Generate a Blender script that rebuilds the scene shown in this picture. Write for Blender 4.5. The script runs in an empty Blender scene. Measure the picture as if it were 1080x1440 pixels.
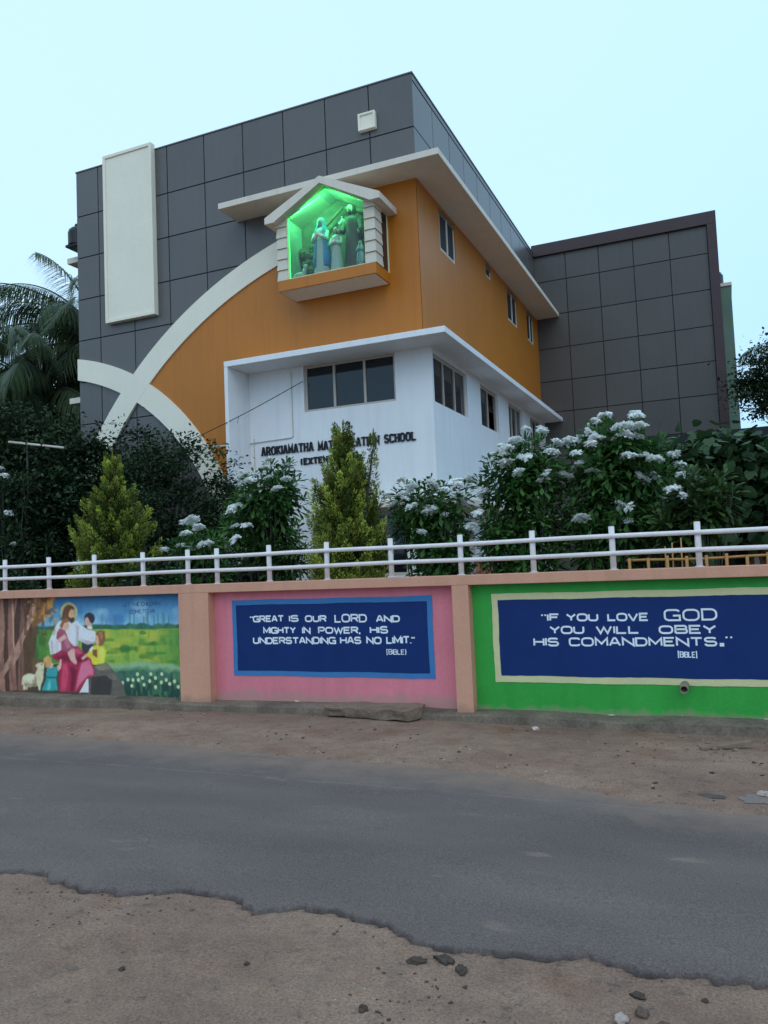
import bpy, bmesh, math, random
import numpy as np
from mathutils import Vector, Matrix
random.seed(7); RN = np.random.default_rng(7)
scene = bpy.context.scene
COL = scene.collection
R = math.radians

# ------------------------------------------------------------------ camera, sky, sun, exposure
cam_d = bpy.data.cameras.new('camera'); cam = bpy.data.objects.new('camera', cam_d); COL.objects.link(cam)
cam_d.sensor_fit = 'HORIZONTAL'; cam_d.sensor_width = 36.0; cam_d.lens = 37.603
cam_d.clip_start = 0.05; cam_d.clip_end = 2000
_yaw, _pit, _rol = R(23.2429), R(3.6868), R(-2.4118)
fw = Vector((-math.sin(_yaw)*math.cos(_pit), math.cos(_yaw)*math.cos(_pit), math.sin(_pit)))
r0 = Vector((math.cos(_yaw), math.sin(_yaw), 0)); u0 = r0.cross(fw)
cr, sr = math.cos(_rol), math.sin(_rol)
rt = r0*cr + u0*sr; up = -r0*sr + u0*cr
M = Matrix(((rt.x, up.x, -fw.x, 0), (rt.y, up.y, -fw.y, 0), (rt.z, up.z, -fw.z, 1.7), (0, 0, 0, 1)))
cam.matrix_world = M
scene.camera = cam
scene.render.resolution_x, scene.render.resolution_y = 768, 1024

SUN_EL, SUN_AZ = R(42), R(150)          # a veiled sun behind the camera's right shoulder
world = bpy.data.worlds.new('World'); scene.world = world; world.use_nodes = True
wn, wl = world.node_tree.nodes, world.node_tree.links; wn.clear()
sky = wn.new('ShaderNodeTexSky'); sky.sky_type = 'NISHITA'; sky.sun_disc = False
sky.sun_elevation = SUN_EL; sky.sun_rotation = SUN_AZ; sky.dust_density = 4; sky.air_density = 1.0
geo = wn.new('ShaderNodeTexCoord')
sep = wn.new('ShaderNodeSeparateXYZ'); wl.new(geo.outputs['Generated'], sep.inputs[0])
# overcast veil: brighter overhead and to the left (the thin cloud), bluer towards the low right
dirn = wn.new('ShaderNodeVectorMath'); dirn.operation = 'DOT_PRODUCT'; dirn.inputs[1].default_value = (-0.55, 0.25, 0.62)
wl.new(geo.outputs['Generated'], dirn.inputs[0])
noi = wn.new('ShaderNodeTexNoise'); noi.inputs['Scale'].default_value = 2.6; noi.inputs['Detail'].default_value = 6
wl.new(geo.outputs['Generated'], noi.inputs['Vector'])
ad = wn.new('ShaderNodeMath'); ad.operation = 'MULTIPLY_ADD'; ad.inputs[1].default_value = 0.34
wl.new(noi.outputs['Fac'], ad.inputs[0]); wl.new(dirn.outputs['Value'], ad.inputs[2])
rmp = wn.new('ShaderNodeValToRGB'); wl.new(ad.outputs[0], rmp.inputs[0])
rmp.color_ramp.elements[0].position = 0.30; rmp.color_ramp.elements[0].color = (0.48, 0.79, 1.0, 1)
rmp.color_ramp.elements[1].position = 1.0; rmp.color_ramp.elements[1].color = (0.68, 0.91, 1.0, 1)
e = rmp.color_ramp.elements.new(0.66); e.color = (0.63, 0.90, 1.0, 1)
sc_ = wn.new('ShaderNodeVectorMath'); sc_.operation = 'MULTIPLY'; sc_.inputs[1].default_value = (11.0, 11.8, 13.6)
wl.new(rmp.outputs['Color'], sc_.inputs[0])
mx = wn.new('ShaderNodeMix'); mx.data_type = 'RGBA'; mx.inputs['Factor'].default_value = 0.88
wl.new(sky.outputs['Color'], mx.inputs['A']); wl.new(sc_.outputs[0], mx.inputs['B'])
bg = wn.new('ShaderNodeBackground'); bg.inputs['Strength'].default_value = 0.1
wl.new(mx.outputs['Result'], bg.inputs['Color'])
wo = wn.new('ShaderNodeOutputWorld'); wl.new(bg.outputs[0], wo.inputs['Surface'])
sun_d = bpy.data.lights.new('sun', 'SUN'); sun_d.energy = 0.5; sun_d.angle = R(50); sun_d.color = (1.0, 0.95, 0.9)
sun = bpy.data.objects.new('sun', sun_d); COL.objects.link(sun)
# sun_rotation is measured clockwise from +Y; the lamp points along the direction the light travels
sd = Vector((math.sin(SUN_AZ)*math.cos(SUN_EL), math.cos(SUN_AZ)*math.cos(SUN_EL), math.sin(SUN_EL)))
sun.rotation_euler = (-sd).to_track_quat('-Z', 'Y').to_euler(); sun.location = (4, -6, 30)
vs = scene.view_settings; vs.view_transform = 'Standard'; vs.look = 'None'; vs.exposure = 0; vs.gamma = 1
scene.display_settings.display_device = 'sRGB'

# ------------------------------------------------------------------ colour helpers
def lin(c): return tuple(((v/255)/12.92 if v/255 <= 0.04045 else ((v/255+0.055)/1.055)**2.4) for v in c)
LV = (0.47, 0.57, 0.76)                 # what a white wall sends back under this sky
LH = (0.82, 1.0, 1.25)                  # the same for level ground
def alb(r, g, b, k=1.0, L=LV): return tuple(min(0.85, max(0.004, v*k/l)) for v, l in zip(lin((r, g, b)), L))
def albh(r, g, b, k=1.0): return alb(r, g, b, k, LH)

# ------------------------------------------------------------------ materials
def newmat(name):
    m = bpy.data.materials.new(name); m.use_nodes = True
    n = m.node_tree.nodes; l = m.node_tree.links
    return m, n, l, n['Principled BSDF']
def paint(name, col, rough=0.6, var=0.10, scale=1.2, bump=0.15, bscale=60, spec=0.35, streak=0.0, dirt=None, metal=0.0, fine=0.05, tile=0.0):
    m, n, l, p = newmat(name)
    p.inputs['Roughness'].default_value = rough; p.inputs['Specular IOR Level'].default_value = spec; p.inputs['Metallic'].default_value = metal
    tc = n.new('ShaderNodeTexCoord')
    n1 = n.new('ShaderNodeTexNoise'); n1.inputs['Scale'].default_value = scale; n1.inputs['Detail'].default_value = 6; n1.inputs['Roughness'].default_value = 0.6
    l.new(tc.outputs['Object'], n1.inputs['Vector'])
    n2 = n.new('ShaderNodeTexNoise'); n2.inputs['Scale'].default_value = bscale; n2.inputs['Detail'].default_value = 3
    l.new(tc.outputs['Object'], n2.inputs['Vector'])
    mr = n.new('ShaderNodeMapRange'); mr.inputs['From Min'].default_value = 0.25; mr.inputs['From Max'].default_value = 0.75
    mr.inputs['To Min'].default_value = 1-var; mr.inputs['To Max'].default_value = 1+var
    l.new(n1.outputs['Fac'], mr.inputs['Value'])
    mr2 = n.new('ShaderNodeMapRange'); mr2.inputs['From Min'].default_value = 0.25; mr2.inputs['From Max'].default_value = 0.75
    mr2.inputs['To Min'].default_value = 1-fine; mr2.inputs['To Max'].default_value = 1+fine
    l.new(n2.outputs['Fac'], mr2.inputs['Value'])
    mu = n.new('ShaderNodeMath'); mu.operation = 'MULTIPLY'; l.new(mr.outputs[0], mu.inputs[0]); l.new(mr2.outputs[0], mu.inputs[1])
    last = mu.outputs[0]
    if streak:
        mp = n.new('ShaderNodeMapping'); mp.inputs['Scale'].default_value = (5.0, 5.0, 0.35); l.new(tc.outputs['Object'], mp.inputs['Vector'])
        n3 = n.new('ShaderNodeTexNoise'); n3.inputs['Scale'].default_value = 1.5; n3.inputs['Detail'].default_value = 5; l.new(mp.outputs[0], n3.inputs['Vector'])
        mr3 = n.new('ShaderNodeMapRange'); mr3.inputs['From Min'].default_value = 0.45; mr3.inputs['From Max'].default_value = 0.8
        mr3.inputs['To Min'].default_value = 1.0; mr3.inputs['To Max'].default_value = 1-streak
        l.new(n3.outputs['Fac'], mr3.inputs['Value'])
        m2 = n.new('ShaderNodeMath'); m2.operation = 'MULTIPLY'; l.new(last, m2.inputs[0]); l.new(mr3.outputs[0], m2.inputs[1]); last = m2.outputs[0]
    if tile:
        gg = n.new('ShaderNodeNewGeometry'); mr4 = n.new('ShaderNodeMapRange'); mr4.inputs['To Min'].default_value = 1-tile; mr4.inputs['To Max'].default_value = 1+tile
        l.new(gg.outputs['Random Per Island'], mr4.inputs['Value']); m4 = n.new('ShaderNodeMath'); m4.operation = 'MULTIPLY'; l.new(last, m4.inputs[0]); l.new(mr4.outputs[0], m4.inputs[1]); last = m4.outputs[0]
    sc = n.new('ShaderNodeVectorMath'); sc.operation = 'SCALE'; sc.inputs[0].default_value = col; l.new(last, sc.inputs['Scale'])
    out = sc.outputs[0]
    if dirt:                             # (colour, z of the splash line): mud thrown up on the foot of a wall
        sx = n.new('ShaderNodeSeparateXYZ'); l.new(tc.outputs['Object'], sx.inputs[0])
        n4 = n.new('ShaderNodeTexNoise'); n4.inputs['Scale'].default_value = 7; n4.inputs['Detail'].default_value = 6; l.new(tc.outputs['Object'], n4.inputs['Vector'])
        ma = n.new('ShaderNodeMath'); ma.operation = 'MULTIPLY_ADD'; ma.inputs[1].default_value = -0.22; l.new(n4.outputs['Fac'], ma.inputs[0]); l.new(sx.outputs['Z'], ma.inputs[2])
        m5 = n.new('ShaderNodeMapRange'); m5.inputs['From Min'].default_value = dirt[1]-0.06; m5.inputs['From Max'].default_value = dirt[1]+0.04
        m5.inputs['To Min'].default_value = dirt[2]; m5.inputs['To Max'].default_value = 0; l.new(ma.outputs[0], m5.inputs['Value'])
        mi = n.new('ShaderNodeMix'); mi.data_type = 'RGBA'; l.new(m5.outputs[0], mi.inputs['Factor']); l.new(out, mi.inputs['A']); mi.inputs['B'].default_value = (*dirt[0], 1)
        out = mi.outputs['Result']
    l.new(out, p.inputs['Base Color'])
    if bump:
        b = n.new('ShaderNodeBump'); b.inputs['Strength'].default_value = bump; b.inputs['Distance'].default_value = 0.01
        l.new(n2.outputs['Fac'], b.inputs['Height']); l.new(b.outputs[0], p.inputs['Normal'])
    return m
def leafmat(name, c0, c1, rough=0.5, trans=0.25, spec=0.4, tone=True):
    m, n, l, p = newmat(name)
    g = n.new('ShaderNodeNewGeometry')
    mi = n.new('ShaderNodeMix'); mi.data_type = 'RGBA'; l.new(g.outputs['Random Per Island'], mi.inputs['Factor'])
    mi.inputs['A'].default_value = (*c0, 1); mi.inputs['B'].default_value = (*c1, 1)
    out = mi.outputs['Result']
    if tone:                             # each spray or clump has its own age and so its own green
        at = n.new('ShaderNodeAttribute'); at.attribute_name = 'tone'
        vm = n.new('ShaderNodeVectorMath'); vm.operation = 'SCALE'; l.new(out, vm.inputs[0]); l.new(at.outputs['Fac'], vm.inputs['Scale']); out = vm.outputs[0]
    l.new(out, p.inputs['Base Color']); p.inputs['Roughness'].default_value = rough; p.inputs['Specular IOR Level'].default_value = spec
    t = n.new('ShaderNodeBsdfTranslucent'); l.new(out, t.inputs['Color'])
    ms = n.new('ShaderNodeMixShader'); ms.inputs[0].default_value = trans
    l.new(p.outputs[0], ms.inputs[1]); l.new(t.outputs[0], ms.inputs[2]); l.new(ms.outputs[0], n['Material Output'].inputs['Surface'])
    return m
def glassmat(name, col, rough=0.06):
    m, n, l, p = newmat(name); p.inputs['Base Color'].default_value = (*col, 1); p.inputs['Roughness'].default_value = rough
    p.inputs['Specular IOR Level'].default_value = 0.5
    return m
def clearglass(name):
    m, n, l, p = newmat(name)
    t = n.new('ShaderNodeBsdfTransparent'); t.inputs[0].default_value = (0.85, 0.92, 0.88, 1)
    g = n.new('ShaderNodeBsdfGlossy'); g.inputs['Roughness'].default_value = 0.05
    ly = n.new('ShaderNodeLayerWeight'); ly.inputs['Blend'].default_value = 0.25
    ms = n.new('ShaderNodeMixShader'); l.new(ly.outputs['Fresnel'], ms.inputs[0]); l.new(t.outputs[0], ms.inputs[1]); l.new(g.outputs[0], ms.inputs[2])
    l.new(ms.outputs[0], n['Material Output'].inputs['Surface'])
    return m
def emit(name, col, s):
    m, n, l, p = newmat(name); p.inputs['Base Color'].default_value = (*col, 1)
    p.inputs['Emission Color'].default_value = (*col, 1); p.inputs['Emission Strength'].default_value = s
    return m

MT = dict(
    grey=paint('grey_cladding', alb(77, 80, 89, 0.70), 0.34, 0.10, 0.6, 0.05, 90, 0.5, 0.08, tile=.06),
    greyw=paint('grey_cladding_wing', alb(67, 69, 74, 0.68), 0.42, 0.10, 0.6, 0.05, 90, 0.45, 0.08, tile=.06),
    joint=paint('joint_sealant', (0.012, 0.014, 0.018), 0.6),
    maroon=paint('maroon_border', alb(52, 42, 50, 0.8), 0.5, 0.1, 1.0, 0.05),
    cream=paint('cream_band', alb(176, 178, 184), 0.6, 0.05, 0.8, 0.06, 40, 0.35, 0.02),
    orange=paint('orange_render', alb(140, 90, 22, 0.90), 0.42, 0.08, 0.5, 0.08, 50, 0.42, 0.12),
    white=paint('white_render', alb(168, 182, 206), 0.6, 0.05, 0.5, 0.08, 40, 0.3, 0.09),
    slab=paint('slab_render', alb(160, 165, 172), 0.6, 0.07, 0.8, 0.08, 40, 0.3, 0.10),
    frame2=paint('pale_window_frame', alb(150, 153, 158), 0.45, 0.05, 2, 0.0),
    frame=paint('window_frame', alb(135, 138, 145), 0.45, 0.05, 2, 0.0),
    pane=glassmat('dark_glass', (0.012, 0.014, 0.017)),
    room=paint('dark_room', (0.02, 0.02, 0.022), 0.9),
    letter=paint('black_letter', (0.012, 0.012, 0.016), 0.5, bump=0),
    salmon=paint('salmon_paint', alb(150, 118, 110), 0.65, 0.07, 1.5, 0.15, 45, 0.3, 0.10, dirt=(alb(105, 92, 84), 0.02, 0.6)),
    pink=paint('pink_paint', alb(160, 98, 122), 0.65, 0.08, 1.6, 0.18, 45, 0.3, 0.12, dirt=(alb(128, 108, 112), 0.10, 0.75)),
    green=paint('green_paint', alb(36, 124, 54), 0.6, 0.10, 2.2, 0.2, 45, 0.3, 0.12, dirt=(alb(110, 108, 104), 0.0, 0.85)),
    navy=paint('navy_board', alb(5, 33, 90), 0.6, 0.09, 2.5, 0.1, 60, 0.25, 0.08),
    blue=paint('blue_border', alb(40, 92, 154), 0.6, 0.09, 2.5, 0.1, 60, 0.3),
    ivory=paint('ivory_border', alb(150, 158, 134), 0.6, 0.08, 2.5, 0.1, 60, 0.3),
    verse=paint('verse_paint', alb(164, 182, 228), 0.6, 0.12, 9, 0.0),
    mutext=paint('mural_lettering', alb(44, 76, 122), 0.6, 0.2, 9, 0.0),
    rail=paint('rail_paint', alb(164, 170, 190, 1.0), 0.4, 0.08, 6, 0.05, 30, 0.4, 0.08),
    concrete=paint('weathered_concrete', alb(84, 81, 80), 0.85, 0.45, 3.0, 0.6, 35, 0.2, 0.2, fine=0.25),
    slabc=paint('broken_concrete', alb(96, 89, 87, 0.95), 0.9, 0.30, 5.0, 0.9, 45, 0.2, fine=0.25),
    stone=paint('stone', albh(92, 84, 82), 0.9, 0.3, 12, 0.6, 60, 0.2),
    stonel=paint('pale_stone', albh(165, 160, 165), 0.9, 0.2, 12, 0.6, 60, 0.2),
    dark=paint('dark_clod', albh(76, 71, 71), 0.95, 0.3, 20, 0.8, 60, 0.1),
    paper=paint('paper', albh(190, 185, 190), 0.8, 0.1, 20),
    wood=paint('weathered_wood', albh(120, 108, 102), 0.8, 0.3, 8, 0.3, 50),
    bamboo=paint('bamboo', alb(128, 98, 64), 0.6, 0.2, 8, 0.1),
    pipe=paint('grey_pipe', alb(92, 92, 86), 0.5, 0.15, 8, 0.1),
    conduit=paint('white_conduit', alb(145, 150, 160), 0.5, 0.05, 3, 0),
    cable=paint('cable', (0.01, 0.01, 0.012), 0.6, bump=0),
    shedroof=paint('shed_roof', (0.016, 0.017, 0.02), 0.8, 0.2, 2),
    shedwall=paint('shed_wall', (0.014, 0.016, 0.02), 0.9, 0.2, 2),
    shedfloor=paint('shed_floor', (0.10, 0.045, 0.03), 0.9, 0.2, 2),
    annex=paint('annex_render', alb(72, 98, 98), 0.7, 0.15, 1, 0.1, 40, 0.3, 0.15),
    tank=paint('black_tank', (0.012, 0.014, 0.016), 0.4, 0.1),
    bark=paint('bark', (0.05, 0.042, 0.034), 0.9, 0.3, 10, 0.8, 40, 0.1),
    stem=paint('green_grey_stem', (0.05, 0.05, 0.04), 0.8, 0.3, 10, 0.4, 40, 0.1),
    sided=paint('siding_paint', alb(150, 156, 160), 0.55, 0.06, 3, 0.05, 40, 0.3),
    edge=paint('cream_edge', alb(190, 196, 170), 0.5, 0.04, 3, 0),
    grot=paint('grotto_rock', (0.16, 0.13, 0.11), 0.9, 0.45, 4, 1.0, 12, 0.2),
    shin=paint('shrine_inside', (0.42, 0.44, 0.40), 0.7, 0.12, 3, 0.2),
    glass=clearglass('clear_glass'),
    led=emit('green_led', (0.06, 1.0, 0.14), 6.0),
    robeb=paint('blue_robe', (0.12, 0.42, 0.78), 0.5, 0.15, 14, 0.2),
    robew=paint('white_robe', (0.78, 0.78, 0.74), 0.5, 0.06, 14, 0.2),
    robed=paint('brown_robe', (0.14, 0.11, 0.10), 0.5, 0.15, 14, 0.2),
    robeg=paint('green_robe', (0.30, 0.55, 0.55), 0.5, 0.15, 14, 0.2),
    skin=paint('plaster_skin', (0.62, 0.48, 0.40), 0.5, 0.05, 14, 0),
    hair=paint('plaster_hair', (0.07, 0.05, 0.04), 0.6, 0.1, 14, 0),
)
MT['tarst'] = paint('tar_stain', albh(84, 80, 83), .9, .3, 14, .8, 60, .2, fine=.3); MT['cemst'] = paint('cement_stain', albh(116, 114, 118), .9, .15, 8, .4, 60, .2, fine=.12)
MT['plum'] = leafmat('plumeria_leaf', (0.032, 0.090, 0.020), (0.095, 0.215, 0.052), 0.5, 0.25, 0.22)
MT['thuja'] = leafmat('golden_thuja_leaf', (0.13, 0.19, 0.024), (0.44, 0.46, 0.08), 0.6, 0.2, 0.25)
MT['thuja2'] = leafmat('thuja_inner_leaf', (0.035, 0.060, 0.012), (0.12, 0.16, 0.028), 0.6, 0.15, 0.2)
MT['broad'] = leafmat('broad_leaf', (0.024, 0.056, 0.020), (0.060, 0.115, 0.040), 0.5, 0.18, 0.25)
MT['small'] = leafmat('small_leaf', (0.016, 0.034, 0.014), (0.046, 0.080, 0.030), 0.6, 0.2, 0.2)
MT['frond'] = leafmat('palm_frond', (0.030, 0.058, 0.022), (0.080, 0.120, 0.045), 0.45, 0.2, 0.35, False)
MT['petal'] = leafmat('white_petal', (0.88, 0.89, 0.86), (0.92, 0.92, 0.89), 0.6, 0.35, 0.2, False)
MT['fern'] = leafmat('yellowing_leaf', (0.035, 0.075, 0.02), (0.07, 0.12, 0.03), 0.5, 0.2, 0.3)

# ------------------------------------------------------------------ geometry helpers
class MB:
    def __init__(s): s.v = []; s.f = []; s.mi = []
    def add(s, vs, fs, mi=0):
        o = len(s.v); s.v.extend(vs); s.f.extend([tuple(i+o for i in f) for f in fs]); s.mi.extend([mi]*len(fs)); return s
    def box(s, x0, x1, y0, y1, z0, z1, mi=0):
        return s.add([(x0,y0,z0),(x1,y0,z0),(x1,y1,z0),(x0,y1,z0),(x0,y0,z1),(x1,y0,z1),(x1,y1,z1),(x0,y1,z1)],
                     [(3,2,1,0),(4,5,6,7),(0,1,5,4),(1,2,6,5),(2,3,7,6),(3,0,4,7)], mi)
    def prism(s, pts, a0, a1, axis='y', mi=0):
        n = len(pts)
        def P(p, a): return (p[0], a, p[1]) if axis == 'y' else ((a, p[0], p[1]) if axis == 'x' else (p[0], p[1], a))
        vs = [P(p, a0) for p in pts]+[P(p, a1) for p in pts]
        return s.add(vs, [tuple(range(n)), tuple(range(2*n-1, n-1, -1))]+[(i, i+n, (i+1) % n+n, (i+1) % n) for i in range(n)], mi)
    def tube(s, pts, rad, n=8, mi=0, cap=True):
        pts = [Vector(p) for p in pts]; k = len(pts); rr = rad if hasattr(rad, '__len__') else [rad]*k
        base = len(s.v); prev = None
        for i, p in enumerate(pts):
            t = (pts[min(i+1, k-1)]-pts[max(i-1, 0)]).normalized()
            if prev is None:
                a = t.cross(Vector((0, 0, 1)))
                if a.length < 1e-3: a = t.cross(Vector((0, 1, 0)))
            else: a = prev-t*prev.dot(t)
            a.normalize(); prev = a; b = t.cross(a)
            for j in range(n):
                w = 2*math.pi*j/n; q = p+(a*math.cos(w)+b*math.sin(w))*rr[i]; s.v.append(tuple(q))
        for i in range(k-1):
            for j in range(n):
                s.f.append((base+i*n+j, base+i*n+(j+1) % n, base+(i+1)*n+(j+1) % n, base+(i+1)*n+j)); s.mi.append(mi)
        if cap:
            s.f.append(tuple(base+j for j in reversed(range(n)))); s.mi.append(mi)
            s.f.append(tuple(base+(k-1)*n+j for j in range(n))); s.mi.append(mi)
        return s
    def lathe(s, c, prof, n=16, mi=0, fold=None, sx=1.0, sy=1.0, bend=None):
        base = len(s.v)
        for i, (r, z) in enumerate(prof):
            for j in range(n):
                w = 2*math.pi*j/n; q = r*(1+(fold(w, z) if fold else 0)); dx, dy = bend(z) if bend else (0, 0)
                s.v.append((c[0]+dx+q*sx*math.cos(w), c[1]+dy+q*sy*math.sin(w), c[2]+z))
        for i in range(len(prof)-1):
            for j in range(n):
                s.f.append((base+i*n+j, base+i*n+(j+1) % n, base+(i+1)*n+(j+1) % n, base+(i+1)*n+j)); s.mi.append(mi)
        s.f.append(tuple(base+j for j in reversed(range(n)))); s.mi.append(mi)
        s.f.append(tuple(base+(len(prof)-1)*n+j for j in range(n))); s.mi.append(mi)
        return s
    def ball(s, c, r, n=10, sx=1, sy=1, sz=1, mi=0):
        m = max(4, n//2+1)
        prof = [(max(1e-3, math.sin(math.pi*i/m))*r, -math.cos(math.pi*i/m)*r*sz) for i in range(m+1)]
        return s.lathe(c, prof, n, mi, sx=sx, sy=sy)
def wloc(o):
    l = Vector((0, 0, 0))
    while o is not None: l = l+o.location; o = o.parent
    return l
def link(name, me, mats, parent=None, origin=None):
    o = bpy.data.objects.new(name, me); COL.objects.link(o)
    for m in (mats if isinstance(mats, (list, tuple)) else [mats]): me.materials.append(m)
    if parent is not None: o.parent = parent
    return o
def build(name, mb, mats, parent=None, smooth=False, bevel=0, origin=None):
    off = wloc(parent) if parent is not None else Vector(origin or (0, 0, 0))
    me = bpy.data.meshes.new(name)
    me.from_pydata([(v[0]-off.x, v[1]-off.y, v[2]-off.z) for v in mb.v], [], mb.f); me.update()
    bm = bmesh.new(); bm.from_mesh(me); bmesh.ops.recalc_face_normals(bm, faces=bm.faces); bm.to_mesh(me); bm.free()
    if len(me.polygons) == len(mb.mi) and any(mb.mi): me.polygons.foreach_set('material_index', mb.mi)
    if smooth: me.polygons.foreach_set('use_smooth', [True]*len(me.polygons))
    o = link(name, me, mats, parent)
    if parent is None: o.location = off
    if bevel:
        b = o.modifiers.new('bevel', 'BEVEL'); b.width = bevel; b.segments = 2; b.limit_method = 'ANGLE'; b.angle_limit = R(40)
    return o
def fastmesh(name, V, F, mats, parent=None, smooth=True, loc=None, tone=None):
    """V (n,3) float, F (m,k) int; k constant"""
    off = wloc(parent) if parent is not None else Vector(loc or (0, 0, 0))
    V = np.asarray(V, np.float32)-np.array(off, np.float32); F = np.asarray(F, np.int32)
    me = bpy.data.meshes.new(name); me.vertices.add(len(V)); me.vertices.foreach_set('co', V.ravel())
    m, k = F.shape; me.loops.add(m*k); me.loops.foreach_set('vertex_index', F.ravel())
    me.polygons.add(m); me.polygons.foreach_set('loop_start', np.arange(0, m*k, k, dtype=np.int32)); me.polygons.foreach_set('loop_total', np.full(m, k, np.int32))
    if smooth: me.polygons.foreach_set('use_smooth', np.ones(m, bool))
    me.update(calc_edges=True); me.validate()
    o = link(name, me, mats, parent)
    if tone is not None: at = me.attributes.new('tone', 'FLOAT', 'POINT'); at.data.foreach_set('value', np.asarray(tone, np.float32))
    if parent is None: o.location = off
    return o
def recentre(o, base):
    """moves the mesh origin to the world point base"""
    off = Vector(base)-wloc(o); o.data.transform(Matrix.Translation(-off)); o.location = o.location+off; return o
def thing(name, loc, label, cat, group=None):
    o = bpy.data.objects.new(name, None); COL.objects.link(o); o.location = loc; o.empty_display_size = 0.2
    return tag(o, label, cat, group)
def tag(o, label, cat, group=None):
    o['label'] = label; o['category'] = cat
    if group: o['group'] = group
    return o

# ------------------------------------------------------------------ stroke lettering
def arc(cx, cz, rx, rz, a0, a1, n=6): return [(cx+rx*math.cos(R(a0+(a1-a0)*i/n)), cz+rz*math.sin(R(a0+(a1-a0)*i/n))) for i in range(n+1)]
GL = {
 'A': (1, [[(0,0),(.38,.95),(.45,1),(.55,1),(.62,.95),(1,0)], [(.17,.34),(.83,.34)]]),
 'B': (1, [[(0,0),(0,1),(.75,1)]+arc(.75,.76,.2,.24,90,-90)+[(0,.52)], [(.75,.52)]+arc(.78,.26,.22,.26,80,-90)+[(0,0)]]),
 'C': (1, [arc(.75,.8,.25,.2,0,90,4)+[(.3,1)]+arc(.26,.74,.26,.26,90,180)+arc(.26,.26,.26,.26,180,270)+arc(.75,.2,.25,.2,270,360,4)]),
 'D': (1, [[(0,0),(0,1),(.6,1)]+arc(.6,.6,.4,.4,90,0)+arc(.6,.4,.4,.4,0,-90)+[(0,0)]]),
 'E': (.9, [[(1,1),(0,1),(0,0),(1,0)], [(0,.52),(.85,.52)]]),
 'F': (.9, [[(1,1),(0,1),(0,0)], [(0,.52),(.85,.52)]]),
 'G': (1.1, [arc(.72,.8,.25,.2,10,90,4)+arc(.3,.7,.3,.3,90,180)+arc(.3,.3,.3,.3,180,270)+[(1,0),(1,.45),(.55,.45)]]),
 'H': (1, [[(0,0),(0,1)], [(1,0),(1,1)], [(0,.52),(1,.52)]]),
 'I': (.0, [[(0,0),(0,1)]]),
 'K': (1, [[(0,0),(0,1)], [(1,1),(.05,.48)], [(.3,.6),(1,0)]]),
 'L': (.85, [[(0,1),(0,0),(1,0)]]),
 'M': (1.15, [[(0,0),(0,1),(.5,.25),(1,1),(1,0)]]),
 'N': (1.05, [[(0,0),(0,1),(1,0),(1,1)]]),
 'O': (1.1, [arc(.35,.65,.35,.35,90,180)+arc(.35,.35,.35,.35,180,270)+arc(.65,.35,.35,.35,270,360)+arc(.65,.65,.35,.35,0,90)+[(.35,1)]]),
 'P': (.95, [[(0,0),(0,1),(.72,1)]+arc(.72,.72,.28,.28,90,-90)+[(0,.44)]]),
 'R': (1, [[(0,0),(0,1),(.72,1)]+arc(.72,.74,.26,.26,90,-90)+[(0,.48)], [(.55,.48),(1,0)]]),
 'S': (1, [arc(.72,.8,.25,.2,20,90,4)+arc(.27,.76,.27,.24,90,270)+arc(.73,.26,.27,.26,90,-90)+arc(.28,.2,.25,.2,270,170,4)]),
 'T': (1, [[(0,1),(1,1)], [(.5,1),(.5,0)]]),
 'U': (1, [[(0,1),(0,.3)]+arc(.3,.3,.3,.3,180,270)+arc(.7,.3,.3,.3,270,360)+[(1,1)]]),
 'V': (1.05, [[(0,1),(.46,0),(.54,0),(1,1)]]),
 'W': (1.4, [[(0,1),(.26,0),(.5,.85),(.74,0),(1,1)]]),
 'X': (1, [[(0,0),(1,1)], [(0,1),(1,0)]]),
 'Y': (1, [[(0,1),(.5,.5),(.5,0)], [(1,1),(.5,.5)]]),
 '.': (.0, [[(0,.0),(0,.14)]]), ',': (.12, [[(.7,.1),(0,-.22)]]),
 '"': (.36, [[(0,1),(0,.74)], [(1,1),(1,.74)]]),
 '(': (.32, [arc(1,.5,1,.62,120,240)]), ')': (.32, [arc(0,.5,1,.62,60,-60)]),
 '[': (.25, [[(1,1.12),(0,1.12),(0,-.1),(1,-.1)]]), ']': (.25, [[(0,1.12),(1,1.12),(1,-.1),(0,-.1)]]),
 '{': (.3, [[(1,1.1),(.5,1.02),(.5,.6),(0,.5),(.5,.4),(.5,-.02),(1,-.1)]]), '}': (.3, [[(0,1.1),(.5,1.02),(.5,.6),(1,.5),(.5,.4),(.5,-.02),(0,-.1)]]),
}
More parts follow.
